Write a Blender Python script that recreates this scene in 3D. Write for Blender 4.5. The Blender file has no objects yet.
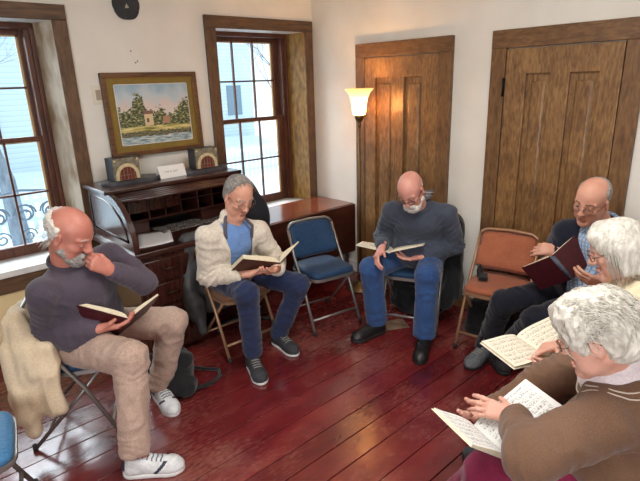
import bpy, bmesh, math, random
import numpy as np
from mathutils import Vector, Matrix
random.seed(7)
SC = bpy.context.scene
COL = SC.collection
V = lambda *a: np.array(a, float)
def nrm(v):
    v = np.asarray(v, float); return v / (np.linalg.norm(v) + 1e-12)
def srgb(r, g, b):
    f = lambda c: (c/255/12.92) if c/255 <= .04045 else ((c/255+.055)/1.055)**2.4
    return (f(r), f(g), f(b), 1.0)

# ---------------------------------------------------------------- materials
def newmat(name):
    m = bpy.data.materials.new(name); m.use_nodes = True
    nt = m.node_tree; b = nt.nodes['Principled BSDF']
    return m, nt, b
def N(nt, t, **kw):
    n = nt.nodes.new(t)
    for k, v in kw.items():
        if k in n.inputs.keys(): n.inputs[k].default_value = v
        else: setattr(n, k, v)
    return n
def texco(nt, scale=(1, 1, 1), out='Object', rot=(0, 0, 0)):
    tc = N(nt, 'ShaderNodeTexCoord'); mp = N(nt, 'ShaderNodeMapping')
    mp.inputs['Scale'].default_value = scale; mp.inputs['Rotation'].default_value = rot
    nt.links.new(tc.outputs[out], mp.inputs['Vector']); return mp.outputs['Vector']
def ramp(nt, fac, stops):
    r = N(nt, 'ShaderNodeValToRGB'); nt.links.new(fac, r.inputs['Fac'])
    e = r.color_ramp.elements
    while len(e) < len(stops): e.new(.5)
    for i, (p, c) in enumerate(stops): e[i].position = p; e[i].color = c
    return r.outputs['Color']
def bump(nt, b, h, strength=.2, dist=.01):
    bp = N(nt, 'ShaderNodeBump'); bp.inputs['Strength'].default_value = strength; bp.inputs['Distance'].default_value = dist
    nt.links.new(h, bp.inputs['Height']); nt.links.new(bp.outputs['Normal'], b.inputs['Normal'])
def noise_mat(name, c1, c2, scale=8, rough=.6, stretch=(1, 1, 1), bmp=.15, bscale=None, detail=5, metal=0, spec=.5, sheen=0, lo=.3, hi=.7, dist=.004):
    m, nt, b = newmat(name)
    co = texco(nt, stretch)
    n = N(nt, 'ShaderNodeTexNoise', Scale=scale, Detail=detail); nt.links.new(co, n.inputs['Vector'])
    c = ramp(nt, n.outputs['Fac'], [(lo, c1), (hi, c2)])
    nt.links.new(c, b.inputs['Base Color'])
    b.inputs['Roughness'].default_value = rough; b.inputs['Metallic'].default_value = metal
    b.inputs['Specular IOR Level'].default_value = spec
    if sheen: b.inputs['Sheen Weight'].default_value = sheen
    if bmp:
        n2 = N(nt, 'ShaderNodeTexNoise', Scale=bscale or scale*3, Detail=4); nt.links.new(co, n2.inputs['Vector'])
        bump(nt, b, n2.outputs['Fac'], bmp, dist)
    return m
def wood_mat(name, c1, c2, axis=2, scale=6, rough=.45, bmp=.1, stretch=.06, coat=0, spec=.5, c3=None):
    s = [1, 1, 1]; s[axis] = stretch
    m, nt, b = newmat(name); co = texco(nt, tuple(s))
    n = N(nt, 'ShaderNodeTexNoise', Scale=scale*6, Detail=6, Distortion=.6); nt.links.new(co, n.inputs['Vector'])
    n2 = N(nt, 'ShaderNodeTexNoise', Scale=5, Detail=4); nt.links.new(texco(nt), n2.inputs['Vector'])
    mx = N(nt, 'ShaderNodeMath', operation='MULTIPLY_ADD'); nt.links.new(n2.outputs['Fac'], mx.inputs[0]); mx.inputs[1].default_value = .6
    nt.links.new(n.outputs['Fac'], mx.inputs[2])
    c = ramp(nt, mx.outputs[0], [(.55, c1), (1.05, c2)] if c3 is None else [(.55, c1), (.8, c2), (1.0, c3)])
    nt.links.new(c, b.inputs['Base Color']); b.inputs['Roughness'].default_value = rough
    b.inputs['Coat Weight'].default_value = coat; b.inputs['Coat Roughness'].default_value = .15
    b.inputs['Specular IOR Level'].default_value = spec
    if bmp: bump(nt, b, n.outputs['Fac'], bmp, .003)
    return m
def plain(name, c, rough=.5, metal=0, spec=.5, emis=None, es=0):
    m, nt, b = newmat(name); b.inputs['Base Color'].default_value = c
    b.inputs['Roughness'].default_value = rough; b.inputs['Metallic'].default_value = metal
    b.inputs['Specular IOR Level'].default_value = spec
    if emis: b.inputs['Emission Color'].default_value = emis; b.inputs['Emission Strength'].default_value = es
    return m

# ---------------------------------------------------------------- objects
def tag(o, label=None, cat=None, group=None, kind=None):
    if label: o['label'] = label
    if cat: o['category'] = cat
    if group: o['group'] = group
    if kind: o['kind'] = kind
    return o
def empty(name, loc=(0, 0, 0), rz=0, parent=None):
    o = bpy.data.objects.new(name, None); COL.objects.link(o)
    o.location = loc; o.rotation_euler = (0, 0, rz); o.empty_display_size = .05
    if parent: o.parent = parent
    return o
def mesh_np(name, verts, quads, mats, parent=None, midx=None, smooth=True, loc=(0, 0, 0)):
    me = bpy.data.meshes.new(name)
    verts = np.asarray(verts, np.float32) - np.asarray(loc, np.float32); quads = np.asarray(quads, np.int32)
    me.vertices.add(len(verts)); me.vertices.foreach_set('co', verts.ravel())
    k = quads.shape[1]
    me.loops.add(quads.size); me.loops.foreach_set('vertex_index', quads.ravel())
    me.polygons.add(len(quads)); me.polygons.foreach_set('loop_start', np.arange(0, quads.size, k, dtype=np.int32))
    for m in (mats if isinstance(mats, (list, tuple)) else [mats]): me.materials.append(m)
    if midx is not None: me.polygons.foreach_set('material_index', np.asarray(midx, np.int32))
    me.polygons.foreach_set('use_smooth', np.full(len(quads), smooth))
    me.update(calc_edges=True); me.validate()
    o = bpy.data.objects.new(name, me); COL.objects.link(o); o.location = loc
    if parent: o.parent = parent
    return o

class MB:
    """collects shapes, links them as one mesh"""
    def __init__(s): s.bm = bmesh.new(); s.mi = 0; s.uv = s.bm.loops.layers.uv.new('uv')
    def faces(s, vs, fs, smooth=False):
        vv = [s.bm.verts.new(tuple(float(c) for c in v)) for v in vs]
        out = []
        for f in fs:
            try:
                ff = s.bm.faces.new([vv[i] for i in f]); ff.material_index = s.mi; ff.smooth = smooth; out.append(ff)
            except ValueError: pass
        return out
    def box(s, lo, hi, bev=0, M=None):
        x0, y0, z0 = lo; x1, y1, z1 = hi
        vs = [(x0,y0,z0),(x1,y0,z0),(x1,y1,z0),(x0,y1,z0),(x0,y0,z1),(x1,y0,z1),(x1,y1,z1),(x0,y1,z1)]
        if M is not None: vs = [M @ Vector(v) for v in vs]
        fs = s.faces(vs, [(0,3,2,1),(4,5,6,7),(0,1,5,4),(1,2,6,5),(2,3,7,6),(3,0,4,7)])
        if bev:
            es = list({e for f in fs for e in f.edges})
            r = bmesh.ops.bevel(s.bm, geom=es, offset=bev, segments=2, affect='EDGES', profile=.6)
            for f in r['faces']: f.material_index = s.mi; f.smooth = True
        return s
    def obox(s, c, ax, ay, az, half, bev=0):
        M = Matrix(((ax[0], ay[0], az[0], c[0]), (ax[1], ay[1], az[1], c[1]), (ax[2], ay[2], az[2], c[2]), (0, 0, 0, 1)))
        return s.box([-h for h in half], half, bev, M)
    def tube(s, pts, r, n=10, cap=True, closed=False):
        pts = [np.asarray(p, float) for p in pts]; R = r if isinstance(r, (list, tuple)) else [r]*len(pts)
        rings = []; up = None; L = len(pts)
        for i, p in enumerate(pts):
            a = pts[(i-1) % L] if (i > 0 or closed) else p; b = pts[(i+1) % L] if (i < L-1 or closed) else p
            t = nrm(b-a)
            if up is None: up = V(0,0,1) if abs(t[2]) < .9 else V(1,0,0)
            x = nrm(np.cross(up, t)); y = np.cross(t, x); up = y
            rings.append([p + R[i]*(math.cos(k*2*math.pi/n)*x + math.sin(k*2*math.pi/n)*y) for k in range(n)])
        vs = [v for rg in rings for v in rg]; fs = []
        for i in range(L if closed else L-1):
            j = (i+1) % L
            for k in range(n): fs.append((i*n+k, i*n+(k+1) % n, j*n+(k+1) % n, j*n+k))
        if cap and not closed: fs += [tuple(range(n))[::-1], tuple(range((L-1)*n, L*n))]
        s.faces(vs, fs, True); return s
    def lathe(s, prof, c=(0, 0, 0), n=32, cap=True):
        vs = []; fs = []
        for (r, z) in prof:
            for k in range(n):
                a = k*2*math.pi/n; vs.append((c[0]+r*math.cos(a), c[1]+r*math.sin(a), c[2]+z))
        for i in range(len(prof)-1):
            for k in range(n): fs.append((i*n+k, i*n+(k+1) % n, (i+1)*n+(k+1) % n, (i+1)*n+k))
        if cap: fs += [tuple(range(n))[::-1], tuple(range((len(prof)-1)*n, len(prof)*n))]
        s.faces(vs, fs, True); return s
    def prism(s, poly, lo, hi, axis=1, bev=0):
        """poly of 2D points, extruded along axis"""
        def P(a, b, t): return {0: (t, a, b), 1: (a, t, b), 2: (a, b, t)}[axis]
        n = len(poly); vs = [P(a, b, lo) for a, b in poly] + [P(a, b, hi) for a, b in poly]
        fs = [tuple(range(n))[::-1], tuple(range(n, 2*n))] + [(i, (i+1) % n, n+(i+1) % n, n+i) for i in range(n)]
        ff = s.faces(vs, fs)
        if bev:
            es = list({e for f in ff for e in f.edges})
            r = bmesh.ops.bevel(s.bm, geom=es, offset=bev, segments=2, affect='EDGES')
            for f in r['faces']: f.material_index = s.mi
        return s
    def grid(s, P, smooth=True, uv=True):
        """P array (nu,nv,3)"""
        P = np.asarray(P, float); nu, nv = P.shape[:2]
        fs = [(i*nv+j, (i+1)*nv+j, (i+1)*nv+j+1, i*nv+j+1) for i in range(nu-1) for j in range(nv-1)]
        out = s.faces(P.reshape(-1, 3), fs, smooth)
        q = 0
        for i in range(nu-1):
            for j in range(nv-1):
                f = out[q]; q += 1
                for lp, (a, b) in zip(f.loops, ((i, j), (i+1, j), (i+1, j+1), (i, j+1))): lp[s.uv].uv = (a/(nu-1), b/(nv-1))
        return s
    def build(s, name, mats, parent=None, loc=(0, 0, 0), sub=0, flip=True):
        if flip: bmesh.ops.recalc_face_normals(s.bm, faces=s.bm.faces[:])
        if any(loc): bmesh.ops.translate(s.bm, verts=s.bm.verts[:], vec=-Vector(loc))
        me = bpy.data.meshes.new(name); s.bm.to_mesh(me); s.bm.free()
        for m in (mats if isinstance(mats, (list, tuple)) else [mats]): me.materials.append(m)
        o = bpy.data.objects.new(name, me); COL.objects.link(o); o.location = loc
        if parent: o.parent = parent
        if sub:
            md = o.modifiers.new('sub', 'SUBSURF'); md.levels = sub; md.render_levels = sub
        return o
def dup(root, loc, rz, label=None, group=None):
    r = root.copy(); COL.objects.link(r); r.location = loc; r.rotation_euler = (0, 0, rz)
    if label: r['label'] = label
    if group: r['group'] = group
    for ch in list(root.children):
        c = ch.copy(); COL.objects.link(c); c.parent = r
        for g in ch.children:
            d = g.copy(); COL.objects.link(d); d.parent = c
    return r

# ---------------------------------------------------------------- distance fields
def vnoise(p, seed=0):
    p = np.asarray(p, np.float64); i = np.floor(p).astype(np.int64); f = p - i; f = f*f*(3-2*f)
    def h(x, y, z):
        n = (x*374761393 + y*668265263 + z*2147483647 + seed*974634777) & 0xffffffff
        n = ((n ^ (n >> 13))*1274126177) & 0xffffffff
        return ((n ^ (n >> 16)) & 0xffff)/65535.0
    r = 0
    for dx in (0, 1):
        for dy in (0, 1):
            for dz in (0, 1):
                w = (f[:, 0] if dx else 1-f[:, 0])*(f[:, 1] if dy else 1-f[:, 1])*(f[:, 2] if dz else 1-f[:, 2])
                r = r + w*h(i[:, 0]+dx, i[:, 1]+dy, i[:, 2]+dz)
    return r*2-1
class SDF:
    def __init__(s, lo, hi, h):
        s.lo = np.asarray(lo, float); s.h = h
        s.n = np.maximum(4, np.ceil((np.asarray(hi, float)-s.lo)/h).astype(int)+1)
        s.D = np.full(s.n, .2, np.float32)
        s.ax = [(s.lo[i]+np.arange(s.n[i])*h).astype(np.float32) for i in range(3)]
    def blk(s, lo, hi):
        a = np.clip(np.floor((np.asarray(lo)-s.lo)/s.h).astype(int), 0, s.n); b = np.clip(np.ceil((np.asarray(hi)-s.lo)/s.h).astype(int)+1, 0, s.n)
        sl = tuple(slice(int(x), int(y)) for x, y in zip(a, b))
        return sl, (s.ax[0][sl[0]][:, None, None], s.ax[1][sl[1]][None, :, None], s.ax[2][sl[2]][None, None, :])
    def comb(s, sl, d, k, op):
        D = s.D[sl]
        if D.size == 0: return
        if op == 'u':
            if k > 0:
                hh = np.maximum(k-np.abs(D-d), 0)/k; s.D[sl] = np.minimum(D, d)-hh*hh*k*.25
            else: s.D[sl] = np.minimum(D, d)
        else:
            d = -d if op == 's' else d
            if k > 0:
                hh = np.maximum(k-np.abs(D-d), 0)/k; s.D[sl] = np.maximum(D, d)+hh*hh*k*.25
            else: s.D[sl] = np.maximum(D, d)
    def cap(s, a, b, r1, r2=None, k=.02, op='u', flat=None):
        """tapered capsule; flat=(axis, factor) squeezes it along an axis"""
        a = np.asarray(a, float); b = np.asarray(b, float); r2 = r1 if r2 is None else r2
        R = max(r1, r2)*(max(1, 1/flat[1]) if flat and flat[1] < 1 else 1); m = k+3*s.h
        R = max(r1, r2)
        sl, (X, Y, Z) = s.blk(np.minimum(a, b)-R-m, np.maximum(a, b)+R+m)
        ab = b-a; L = ab@ab+1e-12
        x, y, z = X-a[0], Y-a[1], Z-a[2]
        t = np.clip((x*ab[0]+y*ab[1]+z*ab[2])/L, 0, 1)
        x, y, z = x-t*ab[0], y-t*ab[1], z-t*ab[2]
        q = x*x+y*y+z*z
        if flat:
            ax, fc = nrm(flat[0]), flat[1]
            w = x*ax[0]+y*ax[1]+z*ax[2]; q = q+w*w*(1/fc**2-1)
        s.comb(sl, np.sqrt(q)-(r1+(r2-r1)*t), k, op); return s
    def ell(s, c, rad, F=None, k=.02, op='u'):
        """ellipsoid; F = rows of axes"""
        c = np.asarray(c, float); rad = np.asarray(rad, float); F = np.eye(3) if F is None else np.asarray(F, float)
        ext = np.sqrt(((F*rad[:, None])**2).sum(0)); m = k+3*s.h
        sl, (X, Y, Z) = s.blk(c-ext-m, c+ext+m)
        x, y, z = X-c[0], Y-c[1], Z-c[2]; q0 = 0; q1 = 0
        for i in range(3):
            w = (x*F[i, 0]+y*F[i, 1]+z*F[i, 2])/rad[i]; q0 = q0+w*w; q1 = q1+(w/rad[i])**2
        k0 = np.sqrt(q0); k1 = np.sqrt(q1)+1e-9
        s.comb(sl, k0*(k0-1)/k1, k, op); return s
    def box(s, c, half, F=None, r=.01, k=.01, op='u'):
        c = np.asarray(c, float); half = np.asarray(half, float); F = np.eye(3) if F is None else np.asarray(F, float)
        ext = np.abs(F*half[:, None]).sum(0); m = k+3*s.h
        sl, (X, Y, Z) = s.blk(c-ext-m, c+ext+m)
        x, y, z = X-c[0], Y-c[1], Z-c[2]; q = 0; mx = -1e9
        for i in range(3):
            w = np.abs(x*F[i, 0]+y*F[i, 1]+z*F[i, 2])-(half[i]-r); q = q+np.maximum(w, 0)**2; mx = np.maximum(mx, w)
        s.comb(sl, np.sqrt(q)+np.minimum(mx, 0)-r, k, op); return s
    def plane(s, o, n, k=.004, lo=None, hi=None):
        """keep the side where (p-o).n < 0"""
        o = np.asarray(o, float); n = nrm(n)
        sl, (X, Y, Z) = s.blk(s.lo if lo is None else lo, (s.lo+s.n*s.h) if hi is None else hi)
        s.comb(sl, ((X-o[0])*n[0]+(Y-o[1])*n[1]+(Z-o[2])*n[2]).astype(np.float32), k, 'i'); return s
    def func(s, fn, k=.004, op='i'):
        sl, (X, Y, Z) = s.blk(s.lo, s.lo+s.n*s.h)
        s.comb(sl, fn(X, Y, Z).astype(np.float32), k, op); return s
    def mesh(s):
        D = s.D; I = (D < 0); n = s.n
        D[0], D[-1], D[:, 0], D[:, -1], D[:, :, 0], D[:, :, -1] = .1, .1, .1, .1, .1, .1
        I = D < 0
        cnt = np.zeros(n-1, np.int8); cs = [(i, j, k) for i in (0, 1) for j in (0, 1) for k in (0, 1)]
        sub = lambda A, c: A[c[0]:n[0]-1+c[0], c[1]:n[1]-1+c[1], c[2]:n[2]-1+c[2]]
        for c in cs: cnt += sub(I, c)
        act = (cnt > 0) & (cnt < 8); ijk = np.argwhere(act); idx = np.full(n-1, -1, np.int32); idx[act] = np.arange(len(ijk))
        vals = np.stack([sub(D, c)[act] for c in cs], 1).astype(np.float64)
        acc = np.zeros((len(ijk), 3)); w = np.zeros(len(ijk))
        for a in range(8):
            for b in range(a+1, 8):
                if sum(abs(cs[a][t]-cs[b][t]) for t in range(3)) != 1: continue
                va, vb = vals[:, a], vals[:, b]; x = (va < 0) != (vb < 0)
                t = np.where(x, va/np.where(x, va-vb, 1), 0)
                p = np.array(cs[a])[None, :]+t[:, None]*(np.array(cs[b])-np.array(cs[a]))[None, :]
                acc += np.where(x[:, None], p, 0); w += x
        verts = s.lo+(ijk+acc/w[:, None])*s.h
        Q = []
        for ax in range(3):
            b, c = (ax+1) % 3, (ax+2) % 3
            A0 = [slice(None)]*3; A1 = [slice(None)]*3; A0[ax] = slice(0, n[ax]-1); A1[ax] = slice(1, n[ax])
            for q in (A0, A1): q[b] = slice(1, n[b]-1); q[c] = slice(1, n[c]-1)
            i0, i1 = I[tuple(A0)], I[tuple(A1)]
            for flip, msk in ((False, i0 & ~i1), (True, ~i0 & i1)):
                g = np.argwhere(msk); 
                if not len(g): continue
                g[:, b] += 1; g[:, c] += 1
                def at(db, dc):
                    e = g.copy(); e[:, b] += db; e[:, c] += dc; return idx[e[:, 0], e[:, 1], e[:, 2]]
                q = np.stack([at(-1, -1), at(0, -1), at(0, 0), at(-1, 0)], 1)
                Q.append(q[:, ::-1] if flip else q)
        return verts, np.concatenate(Q)
def vnormals(v, q):
    n = np.cross(v[q[:, 2]]-v[q[:, 0]], v[q[:, 3]]-v[q[:, 1]]); o = np.zeros_like(v)
    for i in range(4): np.add.at(o, q[:, i], n)
    return o/(np.linalg.norm(o, axis=1)[:, None]+1e-12)
def smooth_v(v, q, it=2, lam=.5):
    e = np.concatenate([q[:, [0, 1]], q[:, [1, 2]], q[:, [2, 3]], q[:, [3, 0]]])
    c = np.bincount(e[:, 0], minlength=len(v)).astype(float)+1e-9
    for _ in range(it):
        a = np.stack([np.bincount(e[:, 0], weights=v[e[:, 1], i], minlength=len(v)) for i in range(3)], 1)/c[:, None]
        v = v+lam*(a-v)
    return v
def displace(v, q, amp, freq, seed=0, stretch=None, ridge=True):
    n = vnormals(v, q); p = v if stretch is None else v @ np.asarray(stretch).T
    a = vnoise(p*freq, seed)
    d = (1-2*np.abs(a)) if ridge else a
    d = d+.4*vnoise(p*freq*2.3, seed+5)
    return v+n*(amp*d)[:, None]
CAMVEC = ((0.737204, -0.674989, -0.030336), (0.22428, 0.202106, 0.953337), (0.637361, 0.709608, -0.30038))
# ---------------------------------------------------------------- people
def head_frame(az, pitch, roll=0):
    a, p, r = (math.radians(t) for t in (az, pitch, roll))
    f = V(math.cos(a)*math.cos(p), math.sin(a)*math.cos(p), -math.sin(p))
    l = V(-math.sin(a), math.cos(a), 0); u = np.cross(f, l)
    l2 = math.cos(r)*l+math.sin(r)*u; u2 = -math.sin(r)*l+math.cos(r)*u
    return f, l2, u2
class Head:
    def __init__(s, H, az, pitch, roll=0, sc=1.0):
        s.H = np.asarray(H, float); s.f, s.l, s.u = head_frame(az, pitch, roll); s.sc = sc
        s.F = np.stack([s.f, s.l, s.u])
    def p(s, f, l, u): return s.H+s.sc*(f*s.f+l*s.l+u*s.u)
    def loc(s, v): return (v-s.H) @ s.F.T/s.sc
    def world(s, q): return s.H+s.sc*(q @ s.F)
def add_head(S, h, jowl=1.0, nose=1.0, ears=True):
    k = h.sc; E = lambda c, r, kk=.015, op='u', F=None: S.ell(h.p(*c), [x*k for x in r], h.F if F is None else F, kk, op)
    C = lambda a, b, r1, r2=None, kk=.015, op='u': S.cap(h.p(*a), h.p(*b), r1*k, (r1 if r2 is None else r2)*k, kk, op)
    E((-.008, 0, .045), (.098, .076, .083)); E((.028, 0, -.015), (.062, .061, .078), .03)
    for t in (-1, 1):
        C((.0, t*.05, -.04), (.072, t*.016, -.095), .023*jowl, .017, .03)
        E((.056, t*.042, -.016), (.026, .022, .02), .02)
        E((.05, t*.04, -.058), (.026, .02*jowl, .026), .025)
        E((.1, t*.032, .017), (.017, .018, .0125), .012, 's')
        E((.0755, t*.032, .017), (.0145, .0145, .0145), .003)
        C((.083, t*.012, .037), (.07, t*.05, .037), .009, .008, .012)
        E((.101, t*.012, -.021), (.011, .009, .008), .008)
    E((.086, 0, -.096), (.017, .02, .016), .02)
    C((.088, 0, .03), (.107, 0, -.012), .0085*nose, .012*nose, .012); E((.109, 0, -.016), (.0135*nose, .0125*nose, .011*nose), .008)
    C((.0945, -.017, -.0545), (.0945, .017, -.0545), .0062, .0062, .007); C((.0935, -.015, -.066), (.0935, .015, -.066), .0068, .0068, .007)
    C((.103, -.016, -.0602), (.103, .016, -.0602), .0026, .0026, .004, 's')
    if ears:
        for t in (-1, 1):
            q = nrm(.93*h.l*t-.36*h.f); F = np.stack([nrm(h.f+.38*t*h.l), q, h.u])
            E((-.006, t*.077, .002), (.021, .0085, .033), .006, 'u', F); E((.0, t*.086, .004), (.011, .006, .02), .006, 's', F)
            E((-.004, t*.076, -.024), (.011, .007, .012), .006, 'u', F)
def head_mats(h, v, q, idx):
    """lips, eyes and brows painted on the one body by place on the face"""
    c = h.loc(v[q].mean(1)); f, l, u = c[:, 0], np.abs(c[:, 1]), c[:, 2]
    idx = idx.copy()
    idx[(f > .088) & (f < .1035) & (l < .022-.35*np.abs(u+.060)) & (u < -.050) & (u > -.072)] = 1
    e = ((l-.032)/.0125)**2+((u-.0135)/.0055)**2
    idx[(e < 1) & (f > .07) & (f < .097)] = 2
    idx[(e < 1) & (np.abs(l-.031) < .0055) & (f > .07) & (f < .097)] = 3
    br = (np.abs(u-(.039+.004*np.cos((l-.03)*60))) < .0042) & (l > .012) & (l < .05) & (f > .06) & (f < .1)
    idx[br] = 4
    return idx
def add_hand(S, W, d, n, side, curl=(20, 25, 25, 30), spread=4, thumb=(35, 20), sc=1.0, k=.006):
    """W wrist, d finger direction, n palm normal, side +1 left hand, -1 right hand"""
    W = np.asarray(W, float); d = nrm(d); n = nrm(np.asarray(n, float)-d*(np.asarray(n, float) @ d))
    s = np.cross(d, n) if side < 0 else np.cross(n, d)
    P = lambda a, b, c: W+sc*(a*d+b*s+c*n)
    L = [(.043, .025, .021), (.047, .029, .022), (.043, .027, .021), (.034, .021, .019)]
    base = [(.092, .027), (.096, .008), (.091, -.011), (.083, -.028)]
    S.cap(P(-.03, 0, 0), P(.015, 0, 0), .025*sc, .027*sc, .015, 'u', (n, .78))
    for i, (a, b) in enumerate(base):
        S.cap(P(.01, b*.45, 0), P(a, b, -.002), .016*sc, .0118*sc, .012, 'u')
        ang = math.radians(curl[i]); sp = math.radians(spread*(1.5-i)); p = P(a, b, -.001); r = (.0098, .01, .0096, .0086)[i]
        t = 0
        for j, seg in enumerate(L[i]):
            t += ang*(1.0, 1.15, .75)[j]
            dr = math.cos(t)*(d*math.cos(sp)+s*math.sin(sp))+math.sin(t)*n
            p2 = p+dr*seg*sc; S.cap(p, p2, (r-.0006*j)*sc, (r-.0006*(j+1))*sc, .004); p = p2
    S.ell(P(.045, .024, .01), [.03*sc, .016*sc, .014*sc], np.stack([d, s, n]), .012)
    a1, a2 = math.radians(thumb[0]), math.radians(thumb[1])
    p = P(.03, .028, .006); dr = nrm(math.cos(a1)*d+math.sin(a1)*s+.25*n); p2 = p+dr*.04*sc
    S.cap(P(.012, .016, .003), p, .0165*sc, .0135*sc, .012); S.cap(p, p2, .0125*sc, .0108*sc, .006)
    dr2 = nrm(dr*math.cos(a2)-s*math.sin(a2)*.8+n*math.sin(a2)*.6); S.cap(p2, p2+dr2*.029*sc, .0108*sc, .0088*sc, .004)
def bounds(J, names, m): A = np.array([J[n] for n in names]); return A.min(0)-m, A.max(0)+m
def torso_frame(J):
    u = nrm(J['N']-J['P']); l = J['sL']-J['sR']; l = nrm(l-u*(l @ u)); return np.stack([np.cross(l, u), l, u])
def shells(S, J, pad=0, belly=0, fat=1.0, fem=False, sleeves=True, arms_r=(.06, .052, .047, .036), k=.03, neckr=.05):
    F = torso_frame(J); f, l, u = F; P, C, Nk = J['P'], J['C'], J['N']; H = np.linalg.norm(Nk-P)
    S.ell(P+.05*u, V(.125, .168*fat, .12)+pad, F, k)
    S.ell(P+.30*H*u+f*(.015+.6*belly), V(.118+.75*belly, .155*fat+.3*belly, .15)+pad, F, .05)
    S.ell(C+.02*u, V(.112*fat, .155*fat, .17)+pad, F, .05)
    ch = J['sL']*.5+J['sR']*.5
    S.ell(.6*ch+.4*C+.015*f, V(.1*fat, .15*fat, .12)+pad, F, .05)
    if fem:
        for t in (-1, 1): S.ell(C+.07*u+f*.085+l*.07*t, V(.06, .07, .065)+pad, F, .04)
    for t, sh in ((1, 'L'), (-1, 'R')):
        s_, e, w = J['s'+sh], J['e'+sh], J['w'+sh]
        S.cap(Nk-.045*u-.015*f, s_-.012*u, .052+pad, .05+pad, .05); s_ = s_-.012*u
        if sleeves:
            S.cap(s_, e, arms_r[0]+pad, arms_r[1]+pad, k); S.cap(e, w-.03*nrm(w-e), arms_r[2]+pad, arms_r[3]+pad, k)
    return F
def fabric_mat(name, c1, c2, scale=60, rough=.9, bmp=.3, kind='knit', sheen=.2):
    m, nt, b = newmat(name); co = texco(nt)
    n = N(nt, 'ShaderNodeTexNoise', Scale=scale*3, Detail=3); nt.links.new(co, n.inputs['Vector'])
    n2 = N(nt, 'ShaderNodeTexNoise', Scale=9, Detail=4); nt.links.new(co, n2.inputs['Vector'])
    mx = N(nt, 'ShaderNodeMath', operation='MULTIPLY_ADD'); nt.links.new(n2.outputs['Fac'], mx.inputs[0]); mx.inputs[1].default_value = .5
    nt.links.new(n.outputs['Fac'], mx.inputs[2])
    nt.links.new(ramp(nt, mx.outputs[0], [(.45, c1), (1.0, c2)]), b.inputs['Base Color'])
    b.inputs['Roughness'].default_value = rough; b.inputs['Sheen Weight'].default_value = sheen; b.inputs['Specular IOR Level'].default_value = .2
    bump(nt, b, n.outputs['Fac'], bmp, .002); return m
def check_mat(name, base, line, line2):
    m, nt, b = newmat(name); tc = N(nt, 'ShaderNodeTexCoord'); sx = N(nt, 'ShaderNodeSeparateXYZ'); nt.links.new(tc.outputs['Object'], sx.inputs[0])
    def band(out, sc, w):
        a = N(nt, 'ShaderNodeMath', operation='MULTIPLY'); nt.links.new(out, a.inputs[0]); a.inputs[1].default_value = sc
        f = N(nt, 'ShaderNodeMath', operation='FRACT'); nt.links.new(a.outputs[0], f.inputs[0])
        l = N(nt, 'ShaderNodeMath', operation='LESS_THAN'); nt.links.new(f.outputs[0], l.inputs[0]); l.inputs[1].default_value = w; return l.outputs[0]
    ad = N(nt, 'ShaderNodeMath', operation='ADD'); nt.links.new(sx.outputs['X'], ad.inputs[0]); nt.links.new(sx.outputs['Y'], ad.inputs[1])
    f1, f2 = band(ad.outputs[0], 42, .3), band(sx.outputs['Z'], 45, .3)
    m1 = N(nt, 'ShaderNodeMix', data_type='RGBA'); m1.inputs[6].default_value = base; m1.inputs[7].default_value = line; nt.links.new(f1, m1.inputs[0])
    m2 = N(nt, 'ShaderNodeMix', data_type='RGBA'); m2.inputs[7].default_value = line2; nt.links.new(m1.outputs[2], m2.inputs[6]); nt.links.new(f2, m2.inputs[0])
    nt.links.new(m2.outputs[2], b.inputs['Base Color']); b.inputs['Roughness'].default_value = .85; return m
def skin_mat(name, c, c2):
    m = noise_mat(name, c, c2, scale=14, rough=.48, bmp=.12, bscale=120, detail=4, spec=.4, dist=.002)
    b = m.node_tree.nodes['Principled BSDF']; b.inputs['Subsurface Weight'].default_value = .12; b.inputs['Subsurface Radius'].default_value = (.012, .005, .003); b.inputs['Subsurface Scale'].default_value = .5
    return m
SOCK = plain('dark_sock', srgb(44, 44, 52), .9)
LIP = plain('lip', srgb(186, 126, 110), .5); EYEW = plain('eye_white', srgb(215, 205, 200), .25); IRIS = plain('iris', srgb(60, 55, 55), .2)
def make_body(J, h, skin, brow, hands, base, fem=False, voxel=.004, jowl=1.0, nose=1.0, neck=.054, sc=1.0, torso=.0):
    pts = np.array(list(J.values())+[h.p(.0, 0, .14), h.p(.12, 0, 0), h.p(-.12, 0, 0)])
    S = SDF(pts.min(0)-.2, pts.max(0)+.2, voxel)
    F = shells(S, J, pad=-.03, fat=.95, sleeves=False, k=.03)
    for t in 'LR':
        S.cap(J['s'+t], J['e'+t], .04*sc, .036*sc, .03); S.cap(J['e'+t], J['w'+t], .034*sc, .024*sc, .02)
        S.cap(J['h'+t], J['k'+t], .062*sc, .046*sc, .03); S.cap(J['k'+t], J['a'+t], .045*sc, .034*sc, .02)
        S.cap(J['a'+t]-V(0, 0, .035), J['t'+t], .028*sc, .012*sc, .02)
    S.cap(J['N']-.04*F[2], h.p(-.018, 0, -.045), neck*1.12, neck, .03); S.cap(J['N']*.6+h.p(.03, 0, -.08)*.4+.0*F[0], h.p(.035, 0, -.075), neck*.8, neck*.6, .03)
    add_head(S, h, jowl, nose)
    for t, kw in hands.items(): add_hand(S, J['w'+t], side=1 if t == 'L' else -1, sc=sc, **kw)
    v, q = S.mesh(); v = smooth_v(v, q, 1, .35)
    idx = head_mats(h, v, q, np.zeros(len(q), int))
    return mesh_np('person', v, q, [skin, LIP, EYEW, IRIS, brow], None, idx, True, base)
def limb_folds(a, b, c, amp):
    """creases that run round a bent joint b between a and c"""
    d1, d2 = nrm(b-a), nrm(c-b)
    return [(b, nrm(d1+d2), .085, .042, amp), (b-.1*d1, d1, .08, .05, amp*.8), (b+.1*d2, d2, .08, .05, amp*.8)]
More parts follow.
